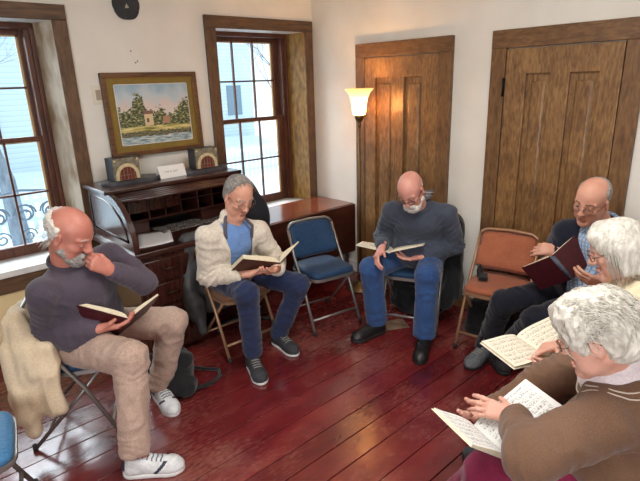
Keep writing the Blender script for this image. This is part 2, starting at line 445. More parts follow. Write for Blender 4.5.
def arm_folds(J, amp):
    fl = []
    for t in 'LR': fl += limb_folds(J['s'+t], J['e'+t], J['w'+t], amp)+[(J['w'+t]-.03*nrm(J['w'+t]-J['e'+t]), nrm(J['w'+t]-J['e'+t]), .05, .026, amp*.9), (J['s'+t]*.85+J['C']*.15-V(0, 0, .06), nrm(J['e'+t]-J['s'+t]+.5*(J['s'+t]-J['C'])), .09, .05, amp)]
    return fl
def apply_folds(v, q, folds, seed):
    n = vnormals(v, q); w1 = vnoise(v*11, seed)*.5; w2 = vnoise(v*23, seed+3)*.2; m = .55+.45*vnoise(v*7, seed+8); d = np.zeros(len(v))
    for c, ax, sg, lam, am in folds:
        r2 = ((v-c)**2).sum(1); s = (v-c) @ ax
        d += am*(1-1.6*np.abs(np.sin(math.pi*(s/lam+w1*1.6+w2))))*np.exp(-r2/sg**2)*m
    return v+n*d[:, None]
def garment(name, S, mat, body, base, amp=.004, freq=14, seed=1, sm=2, stretch=None, post=None, midx=None, folds=None):
    v, q = S.mesh(); v = smooth_v(v, q, sm, .5)
    if amp: v = displace(v, q, amp, freq, seed, stretch)
    if folds: v = apply_folds(v, q, folds, seed)
    if post: v = post(v, q)
    mi = midx(v[q].mean(1)) if midx else None
    return mesh_np(name, v-np.asarray(base), q, mat, body, mi, True)
def trousers(J, mat, body, base, r=(.092, .072, .07, .062), pad=0, hem=.03, amp=.005, seed=3, h=.0065, fat=1.0, belly=0):
    lo, hi = bounds(J, ['P', 'hL', 'hR', 'kL', 'kR', 'aL', 'aR'], .2); S = SDF(lo, hi, h); F = torso_frame(J); X = nrm(np.cross(J['hL']-J['hR'], V(0, 0, 1)))
    Fh = np.stack([X, np.cross(V(0, 0, 1), X), V(0, 0, 1)])
    S.ell(J['P']+V(0, 0, .01), [.15, .185*fat, .115], Fh, .03)
    for t in 'LR':
        S.cap(J['h'+t], J['k'+t], r[0]*fat, r[1], .04); S.cap(J['k'+t], J['a'+t], r[2], r[3], .03)
    for t in 'LR':
        d = nrm(J['a'+t]-J['k'+t]); o = J['a'+t]+d*hem; lo2, hi2 = o-.13, o+.13
        S.plane(o, d, .004, lo2, hi2)
    S.plane(J['P']+V(0, 0, .14), V(0, 0, 1), .01)
    fl = []
    for t in 'LR': fl += limb_folds(J['h'+t], J['k'+t], J['a'+t], .008)+[(J['a'+t]+V(0, 0, .04), nrm(J['k'+t]-J['a'+t]), .08, .038, .008), (J['h'+t]+V(0, 0, .05), nrm(J['k'+t]-J['h'+t]), .12, .05, .009)]
    return garment('trousers', S, mat, body, base, amp, 16, seed, 2, folds=fl)
def shoe(J, t, up, so, body, base, L=.285, w=.047, top=.12, boot=0, lace=None, acc=None, h=.004):
    a, to = J['a'+t], J['t'+t]; d = to-a; d[2] = 0; d = nrm(d); s = np.cross(V(0, 0, 1), d); u = V(0, 0, 1); zf = 0
    o = V(a[0], a[1], 0)-d*.075; P = lambda x, y, z: o+x*d+y*s+V(0, 0, z)
    Fr = np.stack([d, s, u]); S = SDF(np.minimum(o-.15, o+d*L-.15), np.maximum(o+.2, o+d*L+.2)+V(0, 0, boot), h)
    S.cap(P(.05, 0, .045), P(L-.055, .004, .034), w*.9, w*.95, .02); S.ell(P(L-.07, .003, .03), [.075, w*1.02, .045], Fr, .02)
    S.cap(P(.055, 0, .05), P(.066, 0, top-.015+boot), w*.92, w*.90, .03); S.cap(P(.085, 0, .085), P(.18, 0, .05), w*.78, w*.62, .03)
    S.plane(P(0, 0, .018), -u, .003); S.plane(P(0, 0, top+boot), u+.15*d, .01)
    def topz(x, y):
        q = P(x, y, 0); i, j = (int(round((q[k]-S.lo[k])/S.h)) for k in (0, 1)); z = np.nonzero(S.D[i, j] < 0)[0]; return S.lo[2]+S.h*(z[-1]+.5) if len(z) else .06
    lz = [[topz(.112+.021*i, y) for y in (-.026, -.012, 0, .012, .026)] for i in range(5)]
    ob = garment('boot' if boot else 'shoe', S, [up, acc or up], body, base, .0012, 40, 3, 1,
        midx=(lambda c: (((np.abs((c-o) @ d-.14-1.0*(c-o)[:, 2]) < .010) & (np.abs((c-o) @ s) > w*.45)) | (((c-o) @ d) < .03) & ((c-o)[:, 2] > .05)).astype(int)) if acc else None)
    S = SDF(np.minimum(o-.15, o+d*L-.15), np.maximum(o+.15, o+d*L+.15), h)
    S.cap(P(.048, 0, .015), P(L-.06, .004, .015), w*.98, w*1.06, .01); S.ell(P(L-.075, .004, .015), [.08, w*1.1, .05], Fr, .01)
    S.plane(P(0, 0, .001), -u, .002); S.plane(P(0, 0, .024), u, .003)
    garment('sole', S, so, ob, base, 0)
    if not boot:
        mb = MB(); mb.tube([P(.066, 0, .05), P(.07, 0, top), P(.072, 0, top+.07)], [w*.86, w*.84, w*.9], 16); sk = mb.build('sock', acc or SOCK, body, base); sk.location = (0, 0, 0)
    if lace:
        mb = MB()
        for i in range(5):
            x = .112+.021*i; mb.tube([P(x+.003*(k == 2), y, z+.0015) for k, (y, z) in enumerate(zip((-.026, -.012, 0, .012, .026), lz[i]))], .0038, 6)
        mb.build('laces', lace, ob, base).location = (0, 0, 0)
    return ob
def glasses(h, mat, body, base, r=.0012, rim=True, w=.022, hh=.016, u0=.012):
    mb = MB(); Pn = h.p
    for t in (-1, 1):
        pts = [Pn(.108-.012*max(0, math.cos(a)), t*(.034+w*math.cos(a)), u0+hh*math.sin(a)) for a in np.linspace(0, 2*math.pi, 17)[:-1]]
        mb.tube(pts, r, 6, closed=True)
        mb.tube([Pn(.104, t*(.034+w), u0+.006), Pn(.085, t*.074, u0+.006), Pn(.0, t*.081, u0+.008), Pn(-.02, t*.08, u0-.006)], r, 6)
    mb.tube([Pn(.109, -.013, u0+.003), Pn(.113, 0, u0+.006), Pn(.109, .013, u0+.003)], r, 6)
    o = mb.build('glasses', mat, body, base); o.location = (0, 0, 0)
    for t in (-1, 1):
        g = MB(); c = Pn(.107, t*.034, u0); n = 20
        g.faces([c]+[Pn(.107, t*.034+w*.96*math.cos(a), u0+hh*.96*math.sin(a)) for a in np.linspace(0, 2*math.pi, n+1)[:-1]], [(0, i+1, (i+1) % n+1) for i in range(n)])
        b = g.build('lens', GLASS, o, base); b.location = (0, 0, 0)
    return o
def hair_sdf(h, build, mat, body, base, name='hair', vox=.004, amp=.003, freq=60, seed=2, stretch=None, sm=1, ridge=True):
    """built in the head's own frame, then turned into place"""
    S = SDF((-.19, -.16, -.2), (.19, .16, .2), vox); build(S); v, q = S.mesh(); v = smooth_v(v, q, sm, .5)
    if amp: v = displace(v, q, amp, freq, seed, stretch, ridge)
    w = h.world(v)-np.asarray(base)
    return mesh_np(name, w, q, mat, body, None, True)
def strands(h, mat, body, base, n, root, tip, r=.0008, name='hair_strands', seed=1, wave=.004):
    """loose locks: root(i, rnd) and tip(root, rnd) give points in the head frame"""
    rnd = random.Random(seed); mb = MB()
    for i in range(n):
        a = root(rnd); pts = tip(np.asarray(a, float), rnd)
        mb.tube([h.p(*p) for p in pts], [r*(1-.6*j/(len(pts)-1)) for j in range(len(pts))], 4, cap=False)
    o = mb.build(name, mat, body, base); o.location = (0, 0, 0); return o
def collar_ring(J, h, mat, body, base, r=.066, t=.012, name='collar', drop=.02, tilt=.0):
    F = torso_frame(J); a = nrm(h.p(-.018, 0, -.045)-J['N']+.04*F[2]); c = J['N']+a*.0-drop*F[2]*.0; x = F[1]; y = nrm(np.cross(a, x)); mb = MB()
    a = nrm(np.cross(x, y)); pts = [c+x*r*1.08*math.cos(k)+y*r*math.sin(k)+a*tilt*math.sin(k) for k in np.linspace(0, 2*math.pi, 33)[:-1]]
    mb.tube(pts, t, 8, closed=True); o = mb.build(name, mat, body, base); o.location = (0, 0, 0); return o
GLASS, _nt, _b = newmat('clear_glass')
_o = _nt.nodes['Material Output']; _t = N(_nt, 'ShaderNodeBsdfTransparent'); _g = N(_nt, 'ShaderNodeBsdfGlossy'); _g.inputs['Roughness'].default_value = .02
_f = N(_nt, 'ShaderNodeLayerWeight', Blend=.5); _p = N(_nt, 'ShaderNodeMath', operation='POWER'); _p.inputs[1].default_value = 5; _nt.links.new(_f.outputs['Facing'], _p.inputs[0]); _q = N(_nt, 'ShaderNodeMath', operation='MULTIPLY_ADD'); _nt.links.new(_p.outputs[0], _q.inputs[0]); _q.inputs[1].default_value = .9; _q.inputs[2].default_value = .04; _m = N(_nt, 'ShaderNodeMixShader'); _nt.links.new(_q.outputs[0], _m.inputs[0]); _nt.links.new(_t.outputs[0], _m.inputs[1]); _nt.links.new(_g.outputs[0], _m.inputs[2]); _nt.links.new(_m.outputs[0], _o.inputs['Surface'])
POSE = {
 'm1': {'P': (0.672, 2.692, 0.554), 'C': (0.683, 2.552, 0.799), 'N': (0.633, 2.532, 1.019), 'H': (0.645, 2.446, 1.157), 'sL': (0.828, 2.503, 1.013), 'sR': (0.492, 2.437, 0.932), 'eL': (0.978, 2.573, 0.794), 'eR': (0.497, 2.586, 0.684), 'wL': (0.79, 2.455, 0.95), 'wR': (0.683, 2.403, 0.678), 'hL': (0.742, 2.761, 0.537), 'hR': (0.611, 2.621, 0.536), 'kL': (1.134, 2.548, 0.502), 'kR': (0.748, 2.212, 0.565), 'aL': (1.034, 2.62, 0.101), 'aR': (0.672, 2.126, 0.139), 'tL': (1.012, 2.454, 0.034), 'tR': (0.786, 2.035, 0.034)},
 'm2': {'P': (1.75, 2.88, 0.54), 'C': (1.646, 2.75, 0.757), 'N': (1.662, 2.66, 0.967), 'H': (1.691, 2.632, 1.128), 'sL': (1.833, 2.638, 0.881), 'sR': (1.475, 2.67, 0.925), 'eL': (1.969, 2.653, 0.626), 'eR': (1.479, 2.719, 0.641), 'wL': (1.82, 2.444, 0.663), 'wR': (1.655, 2.523, 0.654), 'hL': (1.847, 2.884, 0.533), 'hR': (1.655, 2.896, 0.532), 'kL': (2.02, 2.481, 0.486), 'kR': (1.594, 2.465, 0.561), 'aL': (1.939, 2.624, 0.101), 'aR': (1.622, 2.496, 0.136), 'tL': (1.922, 2.457, 0.032), 'tR': (1.567, 2.358, 0.026)},
 'm3': {'P': (2.939, 2.174, 0.542), 'C': (2.828, 2.091, 0.779), 'N': (2.731, 2.028, 0.981), 'H': (2.615, 2.007, 1.1), 'sL': (2.855, 1.892, 0.929), 'sR': (2.658, 2.197, 0.93), 'eL': (2.975, 1.887, 0.664), 'eR': (2.727, 2.344, 0.691), 'wL': (2.742, 1.987, 0.615), 'wR': (2.526, 2.178, 0.695), 'hL': (2.997, 2.095, 0.534), 'hR': (2.918, 2.269, 0.534), 'kL': (2.626, 1.865, 0.548), 'kR': (2.483, 2.238, 0.535), 'aL': (2.612, 1.866, 0.12), 'aR': (2.551, 2.247, 0.115), 'tL': (2.471, 1.793, 0.037), 'tR': (2.392, 2.271, 0.039)},
 'm4': {'P': (3.032, 1.023, 0.54), 'C': (2.976, 0.931, 0.789), 'N': (2.946, 0.948, 1.017), 'H': (2.846, 0.985, 1.142), 'sL': (2.937, 0.761, 0.97), 'sR': (2.898, 1.118, 0.937), 'eL': (3.021, 0.806, 0.696), 'eR': (3.051, 1.222, 0.716), 'wL': (2.766, 0.826, 0.74), 'wR': (2.842, 1.124, 0.838), 'hL': (3.006, 0.93, 0.534), 'hR': (3.073, 1.111, 0.532), 'kL': (2.62, 1.12, 0.474), 'kR': (2.711, 1.364, 0.48), 'aL': (2.737, 1.35, 0.136), 'aR': (2.795, 1.505, 0.096), 'tL': (2.828, 1.45, 0.021), 'tR': (2.625, 1.509, 0.031)},
 'w5': {'P': (2.309, 0.485, 0.54), 'C': (2.299, 0.547, 0.783), 'N': (2.291, 0.595, 0.991), 'H': (2.195, 0.639, 1.104), 'sL': (2.136, 0.525, 0.945), 'sR': (2.447, 0.646, 0.929), 'eL': (1.992, 0.491, 0.723), 'eR': (2.271, 0.686, 0.733), 'wL': (1.917, 0.708, 0.662), 'wR': (2.039, 0.741, 0.703), 'hL': (2.219, 0.473, 0.532), 'hR': (2.385, 0.531, 0.532), 'kL': (1.991, 0.805, 0.467), 'kR': (2.173, 0.87, 0.453), 'aL': (1.948, 0.927, 0.101), 'aR': (2.097, 1.008, 0.1), 'tL': (1.893, 1.071, 0.037), 'tR': (2.034, 1.15, 0.037)},
 'w6': {'P': (1.634, 0.318, 0.532), 'C': (1.637, 0.301, 0.777), 'N': (1.576, 0.405, 0.944), 'H': (1.481, 0.448, 1.06), 'sL': (1.43, 0.386, 0.841), 'sR': (1.741, 0.47, 0.898), 'eL': (1.196, 0.486, 0.786), 'eR': (1.722, 0.66, 0.707), 'wL': (1.384, 0.626, 0.74), 'wR': (1.54, 0.786, 0.605), 'hL': (1.541, 0.322, 0.529), 'hR': (1.71, 0.368, 0.529), 'kL': (1.358, 0.687, 0.489), 'kR': (1.559, 0.738, 0.442), 'aL': (1.303, 0.777, 0.112), 'aR': (1.476, 0.908, 0.103), 'tL': (1.252, 0.916, 0.036), 'tR': (1.407, 1.046, 0.038)},
}
POSE = {k: {j: np.array(p, float) for j, p in v.items()} for k, v in POSE.items()}
# ---------------------------------------------------------------- room: the window wall runs along x at y = YW, the door wall along y at x = XW
XW, YW = 3.385, 3.79
WALLM = noise_mat('plaster', srgb(226, 220, 208), srgb(236, 231, 221), scale=3, rough=.85, bmp=.25, bscale=14, lo=.3, hi=.7, dist=.006)
WARMWALL = noise_mat('wall_warm_light', srgb(226, 200, 150), srgb(236, 212, 165), scale=3, rough=.8, bmp=.1)  # cream wall with the warm light on it painted into the colour
TRIM = wood_mat('trim_brown', srgb(66, 46, 32), srgb(112, 82, 56), 2, 7, .5, .12, .25)
TRIMX = wood_mat('trim_brown_across', srgb(66, 46, 32), srgb(112, 82, 56), 0, 7, .5, .12, .12)
TRIMY = wood_mat('door_frame_grain_across', srgb(88, 60, 36), srgb(132, 96, 60), 1, 9, .5, .12, .25)
DOORM = wood_mat('door_grain', srgb(92, 62, 34), srgb(128, 92, 54), 2, 12, .5, .25, .22, c3=srgb(152, 114, 70), coat=.35)
SASH = wood_mat('sash_red_brown', srgb(62, 32, 22), srgb(100, 56, 36), 2, 6, .4, .05, .1)
BEAD = wood_mat('sash_inner_bead', srgb(190, 150, 100), srgb(215, 180, 130), 2, 6, .5, .05, .1)
REVG = noise_mat('reveal_golden_grain', srgb(112, 78, 32), srgb(176, 134, 66), scale=26, rough=.5, stretch=(1, 1, .45), bmp=.25, lo=.3, hi=.7)
REVB = noise_mat('reveal_worn_beige', srgb(150, 122, 88), srgb(205, 192, 172), scale=9, rough=.6, stretch=(1, 1, .6), bmp=.2, lo=.3, hi=.6, detail=8)
WHITEP = noise_mat('white_paint', srgb(205, 200, 195), srgb(230, 228, 225), scale=9, rough=.5, bmp=.1)
BASE = wood_mat('baseboard_brown', srgb(92, 60, 28), srgb(132, 92, 46), 0, 6, .5, .05, .1)
# floor: red painted boards running along x
FLOORM, nt, b = newmat('red_floor_paint')
co = texco(nt, (.35, 1, 1)); n1 = N(nt, 'ShaderNodeTexNoise', Scale=5, Detail=7, Roughness=.65); nt.links.new(co, n1.inputs['Vector'])
c = ramp(nt, n1.outputs['Fac'], [(.3, srgb(82, 20, 24)), (.5, srgb(108, 30, 34)), (.72, srgb(132, 52, 48))])
gi = N(nt, 'ShaderNodeNewGeometry'); hs = N(nt, 'ShaderNodeHueSaturation'); nt.links.new(c, hs.inputs['Color'])
mr = N(nt, 'ShaderNodeMapRange'); mr.inputs['To Min'].default_value = .78; mr.inputs['To Max'].default_value = 1.15
nt.links.new(gi.outputs['Random Per Island'], mr.inputs['Value']); nt.links.new(mr.outputs[0], hs.inputs['Value'])
n2 = N(nt, 'ShaderNodeTexNoise', Scale=38, Detail=3); nt.links.new(texco(nt), n2.inputs['Vector'])
sp = ramp(nt, n2.outputs['Fac'], [(.72, (0, 0, 0, 1)), (.76, (1, 1, 1, 1))])
mx = N(nt, 'ShaderNodeMix', data_type='RGBA'); nt.links.new(sp, mx.inputs[0]); nt.links.new(hs.outputs[0], mx.inputs[6]); mx.inputs[7].default_value = srgb(140, 84, 66)
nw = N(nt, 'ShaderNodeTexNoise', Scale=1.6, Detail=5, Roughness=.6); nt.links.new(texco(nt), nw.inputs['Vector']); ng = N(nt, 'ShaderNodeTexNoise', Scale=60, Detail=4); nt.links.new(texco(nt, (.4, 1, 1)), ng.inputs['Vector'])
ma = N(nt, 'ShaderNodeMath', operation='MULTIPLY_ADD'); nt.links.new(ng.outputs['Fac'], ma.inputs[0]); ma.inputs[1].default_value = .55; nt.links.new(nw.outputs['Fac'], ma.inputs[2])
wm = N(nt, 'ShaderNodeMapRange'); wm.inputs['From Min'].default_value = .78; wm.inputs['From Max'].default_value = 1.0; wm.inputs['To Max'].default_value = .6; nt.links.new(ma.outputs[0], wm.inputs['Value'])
mx2 = N(nt, 'ShaderNodeMix', data_type='RGBA'); nt.links.new(wm.outputs[0], mx2.inputs[0]); nt.links.new(mx.outputs[2], mx2.inputs[6]); mx2.inputs[7].default_value = srgb(150, 92, 78)  # brownish wear, also painting the lamp's broad sheen into the colour
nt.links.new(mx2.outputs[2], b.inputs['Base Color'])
n3 = N(nt, 'ShaderNodeTexNoise', Scale=7, Detail=6); nt.links.new(texco(nt, (.5, 1, 1)), n3.inputs['Vector'])
mr2 = N(nt, 'ShaderNodeMapRange'); mr2.inputs['From Min'].default_value = .3; mr2.inputs['From Max'].default_value = .7; mr2.inputs['To Min'].default_value = .13; mr2.inputs['To Max'].default_value = .32
nt.links.new(n3.outputs['Fac'], mr2.inputs['Value']); nt.links.new(mr2.outputs[0], b.inputs['Roughness'])
b.inputs['Specular IOR Level'].default_value = .9
n4 = N(nt, 'ShaderNodeTexNoise', Scale=30, Detail=5); nt.links.new(texco(nt, (.3, 1, 1)), n4.inputs['Vector']); bump(nt, b, n4.outputs['Fac'], .22, .004)
DARKGAP = plain('gap_dark', srgb(18, 8, 8), .9)
X0, Y0 = -2.2, -2.0
mb = MB(); mb.mi = 1; mb.box((X0, Y0, -.06), (XW+.02, YW+.02, -.02)); mb.mi = 0
y = Y0; gaps = [1.11, 1.275, 1.445, 1.585, 1.72]
seq = [1.11-.155*k for k in range(20, 0, -1)]+gaps+[1.72+.165*k+.01*(k % 3) for k in range(1, 14)]
seq = [s for s in seq if Y0 < s < YW]+[YW]
a = Y0
for s_ in seq:
    mb.box((X0, a+.0025, -.03), (XW, s_-.0025, 0), .0025); a = s_
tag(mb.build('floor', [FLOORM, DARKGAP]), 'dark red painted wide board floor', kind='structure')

def wall_boxes(mb, x0, x1, z0, z1, holes, y0, y1):
    xs = sorted({x0, x1, *[h[0] for h in holes], *[h[1] for h in holes]})
    for a, b_ in zip(xs, xs[1:]):
        hz = [(h[2], h[3]) for h in holes if h[0] <= a and h[1] >= b_]
        if hz:
            mb.box((a, y0, z0), (b_, y1, hz[0][0])); mb.box((a, y0, hz[0][1]), (b_, y1, z1))
        else: mb.box((a, y0, z0), (b_, y1, z1))
W1C, W2C, HW, HB = .654, 2.805, .468, .432          # window centres, half widths inside and at the sash
ZS, ZT, TH = .655, 2.225, .38
ZC = 2.75
mb = MB(); wall_boxes(mb, X0, XW+.3, 0, ZC, [(W1C-HW, W1C+HW, ZS-.02, ZT+.02), (W2C-HW, W2C+HW, ZS-.02, ZT+.02)], YW, YW+TH)
tag(mb.build('wall_left', WALLM), 'cream plaster wall with two deep windows', kind='structure')
mb = MB(); mb.box((XW, Y0, 0), (XW+.3, YW, ZC)); tag(mb.build('wall_right', WALLM), 'off-white plaster wall with two brown doors', kind='structure')
mb = MB(); mb.box((X0-.2, Y0-.2, 0), (X0, YW+TH, ZC)); tag(mb.build('wall_back', WALLM), 'plain plaster wall behind the camera', kind='structure')
mb = MB(); mb.box((X0, Y0-.2, 0), (XW+.3, Y0, ZC)); tag(mb.build('wall_front', WALLM), 'plain plaster wall facing the windows', kind='structure')
mb = MB(); mb.box((X0, Y0, ZC), (XW+.3, YW+TH, ZC+.1)); tag(mb.build('ceiling', WALLM), 'plain plaster ceiling', kind='structure')
mb = MB(); mb.box((X0, YW-.006, .12), (W1C+HW+.06, YW, ZS-.1)); tag(mb.build('trim_1', WARMWALL), 'wall strip under the left window, warm light put into its colour', kind='structure')

def window(name, cx, reveal, label, HB=.432):
    r = tag(empty(name, (cx, YW, 0)), label, kind='structure')
    t = .094; mb = MB()
    mb.mi = 0
    for s in (-1, 1): mb.box((min(s*HW, s*(HW+t)), -.028, ZS-.10), (max(s*HW, s*(HW+t)), 0, ZT), .004)
    mb.mi = 1; mb.box((-HW-t, -.030, ZT), (HW+t, 0, ZT+t), .004); mb.box((-HW-t, -.026, ZS-.16), (HW+t, 0, ZS-.045), .004)
    mb.build('casing', [TRIM, TRIMX], r)
    mb = MB(); d = .25
    for s in (-1, 1):
        mb.mi = 0
        mb.faces([(s*HW, -.02, ZS), (s*HB, d+.05, ZS), (s*HB, d+.05, ZT), (s*HW, -.02, ZT), (s*(HW+.03), -.02, ZS), (s*(HB+.06), d+.05, ZS), (s*(HB+.06), d+.05, ZT), (s*(HW+.03), -.02, ZT)], [(0,1,2,3),(4,7,6,5),(0,3,7,4),(1,5,6,2),(3,2,6,7),(0,4,5,1)])
    mb.mi = 1; mb.box((-HW-.02, -.015, ZT), (HW+.02, d+.08, ZT+.02)); mb.build('reveal', [reveal, WHITEP], r)
    mb = MB(); mb.box((-HW-.02, -.045, ZS-.045), (HW+.02, d+.03, ZS), .006); mb.build('stool', WHITEP, r)
    mb = MB(); yy = d-.03                                  # stops and box frame beside the sashes
    for s in (-1, 1):
        mb.box((min(s*(HB-.05), s*(HB+.02)), yy, ZS), (max(s*(HB-.05), s*(HB+.02)), d+.1, ZT), .003)
        mb.box((min(s*(HB-.02), s*HB), yy-.025, ZS), (max(s*(HB-.02), s*HB), yy, ZT), .003)
    mb.box((-HB, yy-.02, ZT-.035), (HB, d+.1, ZT)); mb.build('box_frame', SASH, r)
    hw, zb, zm, zt = .392, ZS, 1.465, ZT-.03
    for nm, z0, z1, y0 in (('upper_sash', zm-.02, zt, d+.045), ('lower_sash', zb, zm+.022, d)):
        mb = MB(); st = .059; bt = .03 if nm == 'upper_sash' else .075; tp = .032 if nm == 'lower_sash' else .04
        for s in (-1, 1): mb.box((min(s*hw, s*(hw-st)), y0, z0), (max(s*hw, s*(hw-st)), y0+.035, z1), .003)
        mb.box((-hw+st, y0, z0), (hw-st, y0+.035, z0+bt), .003); mb.box((-hw+st, y0, z1-tp), (hw-st, y0+.035, z1), .003)
        so = mb.build(nm, SASH, r); x1 = hw-st; a, b_ = z0+bt, z1-tp
        mb = MB()
        for k in (-1, 1): mb.box((k*x1/3-.007, y0+.008, a), (k*x1/3+.007, y0+.03, b_))
        mb.box((-x1, y0+.008, (a+b_)/2-.007), (x1, y0+.03, (a+b_)/2+.007)); mb.build('muntin', SASH, so)
        mb = MB()
        for s in (-1, 1): mb.box((min(s*x1, s*(x1-.014)), y0+.02, a), (max(s*x1, s*(x1-.014)), y0+.034, b_))
        mb.box((-x1, y0+.02, b_-.01), (x1, y0+.034, b_)); mb.build('glazing_bead', BEAD, so)
        mb = MB(); mb.box((-x1, y0+.018, a), (x1, y0+.021, b_)); mb.build('pane', GLASS, so)
    mb = MB(); mb.box((-HW-.04, d+.09, ZS-.08), (HW+.04, TH+.06, ZS-.02)); mb.build('outer_sill', WHITEP, r)
    return r
window('window_1', W1C, REVB, 'left window with worn beige reveal behind the man in the purple-grey sweater', .403)
window('window_2', W2C, REVG, 'right window with golden-brown reveal beside the corner')

HINGE = plain('hinge_black', srgb(28, 22, 18), .5, .6)
def door(name, y1, y0, trim, panels, label, hinge_y):
    """y1 left end seen from the room, y0 right end; outer casing"""
    r = tag(empty(name, (XW, (y0+y1)/2, 0)), label, kind='structure'); cy = (y0+y1)/2; H = 2.083; w = (y1-y0)/2
    mb = MB()
    for s in (-1, 1): mb.mi = 0; mb.box((-.042, min(s*w, s*(w-trim)), 0), (0, max(s*w, s*(w-trim)), H-trim-.01), .004)
    mb.mi = 1; mb.box((-.044, -w, H-trim-.01), (0, w, H), .004); mb.build('door_frame', [TRIM2, TRIMY], r)
    a = w-trim-.006; mb = MB(); top = H-trim-.016
    mb.box((-.012, -a, .012), (-.002, a, top), .001)                                # door board (back of the panels)
    st = [-a, *[v for p in sorted(panels) for v in p], a]
    for u, v in zip(st[::2], st[1::2]): mb.box((-.038, u, .012), (-.002, v, top), .004)
    for z0, z1 in ((.012, .24), (top-.16, top)): mb.box((-.0375, -a, z0), (-.002, a, z1), .004)
    for u, v in panels:                                                            # raised fields inside the sunk panels
        mb.box((-.026, u+.034, .285), (-.004, v-.034, top-.205), .012)
    d = mb.build('door_leaf', DOORM, r)
    mb = MB()
    for z in ((.32, 1.72) if hinge_y > 0 else ()):
        mb.box((-.046, hinge_y-.008, z-.055), (-.036, hinge_y+.008, z+.055)); mb.tube([(-.046, hinge_y, z-.06), (-.046, hinge_y, z+.06)], .007, 8)
    if hinge_y > 0: mb.build('hinge', HINGE, d)
    return r
TRIM2 = wood_mat('door_frame_grain', srgb(88, 60, 36), srgb(132, 96, 60), 2, 9, .5, .12, .25)
door('door_1', 3.195, 2.238, .10, [(.075, .255), (-.225, -.045)], 'left brown grained door behind the floor lamp', -.374)
door('door_2', 1.918, .98, .105, [(.055, .215), (-.235, -.065)], 'right brown grained door behind the orange chair', .366)
mb = MB(); mb.box((-.016, 2.238-.32, 0), (0, 2.236, .105), .004); tag(mb.build('baseboard_right', BASE, None, (0, 0, 0)), 'low baseboard between the two doors', kind='structure')
bpy.data.objects['baseboard_right'].location = (XW, 0, 0)
mb = MB(); mb.box((XW-.016, 3.197, 0), (XW, YW-.02, .105), .004); tag(mb.build('trim_2', WHITEP), 'pale baseboard beside the corner', kind='structure')
mb = MB(); mb.box((X0, YW-.02, 0), (XW, YW, .125), .004); tag(mb.build('baseboard_left', BASE), 'brown baseboard under the windows', kind='structure')
# worn metal plate let into the boards
mb = MB(); R = Matrix.Translation((2.745, 2.245, .0015)) @ Matrix.Rotation(-.5, 4, 'Z'); mb.box((-.1, -.075, 0), (.1, .075, .003), .001, R)
tag(mb.build('floor_patch', noise_mat('patch_metal', srgb(96, 74, 58), srgb(138, 112, 90), 14, .5, bmp=.1)), 'small tan metal patch on the red floor beside the black boots', 'floor patch')

# ---------------------------------------------------------------- outside
SNOW = noise_mat('snow', srgb(225, 238, 245), srgb(245, 250, 252), 3, .8, bmp=.3, bscale=2)
FENCE = plain('fence_white', srgb(215, 228, 232), .6)
BARK = noise_mat('bark', srgb(96, 104, 116), srgb(140, 150, 160), 12, .9, stretch=(1, 1, .3), bmp=.3)
GZ = -1.0
mb = MB(); g = np.zeros((30, 24, 3))
for i in range(30):
    for j in range(24):
        x, yy = -14+i*1.6, YW+TH+.1+j*1.4; g[i, j] = (x, yy, GZ+.06*math.sin(x*.7)*math.cos(yy*.6)+.028*max(0, yy-12))
mb.grid(g); tag(mb.build('ground', SNOW), 'snow-covered ground outside the windows', kind='structure')
def picket_fence(y, x0, x1, zb, label):
    mb = MB(); x = x0
    while x < x1:
        mb.prism([(x, zb), (x+.085, zb), (x+.085, zb+.72), (x+.0425, zb+.80), (x, zb+.72)], y, y+.02, 1); x += .16
    for z in (zb+.18, zb+.55): mb.box((x0, y+.02, z), (x1, y+.06, z+.07))
    f = mb.build('picket_fence', FENCE, None, ((x0+x1)/2, y, zb)); tag(f, label, 'fence')
    x = x0
    while x < x1:
        mb = MB(); mb.box((x, y+.02, zb), (x+.12, y+.14, zb+.92)); mb.prism([(x-.02, zb+.92), (x+.14, zb+.92), (x+.06, zb+1.0)], y, y+.16, 1); x += 2.4
        ch = mb.build('post', FENCE, f); ch.location = -Vector(f.location)
picket_fence(12.6, 5.2, 13.5, GZ+.12, 'white picket fence seen through the right window')
picket_fence(11.2, -1.5, 4.2, GZ+.10, 'white picket fence seen through the left window')
def tree(x, y, h, r, seed, label, lean=0, depth=5):
    rnd = random.Random(seed); mb = MB(); segs = [0]
    def br(p, d, L, r, k):
        if k == 0 or segs[0] > 900: return
        pts = [p]; q = p
        for i in range(4):
            d = nrm(d+V(rnd.uniform(-.18, .18), rnd.uniform(-.18, .18), rnd.uniform(-.05, .12))); q = q+d*L/4; pts.append(q)
        mb.tube(pts, [r*(1-.12*i) for i in range(5)], 5 if k < 4 else 8, cap=False); segs[0] += 1
        for i in range(4 if k > 2 else 3):
            a = rnd.uniform(0, 6.28); e = rnd.uniform(.5, 1.0)
            br(pts[rnd.choice((2, 3, 4))] if i else q, nrm(d+V(math.cos(a), math.sin(a), .15)*e), L*rnd.uniform(.55, .75), r*.5, k-1)
    br(V(x, y, GZ), nrm(V(lean, 0, 1)), h, r, depth)
    tag(mb.build('bare_tree', BARK, None, (x, y, GZ)), label, 'tree')
tree(5.6, 14.6, 3.2, .07, 1, 'thin leaning bare tree at left of the right window view', .25, 6)
tree(9.0, 18.0, 3.2, .05, 2, 'bare many-branched tree in the middle of the right window view', .0, 6)
tree(12.2, 15.0, 2.6, .055, 5, 'bare straight tree at right of the right window view', -.02, 6)
tree(1.9, 10.2, 2.6, .17, 3, 'thick dark bare trunk seen through the left window', .05, 6)
tree(2.6, 15.5, 2.2, .05, 8, 'fine-branched bare tree behind the left window fence', .0, 6)
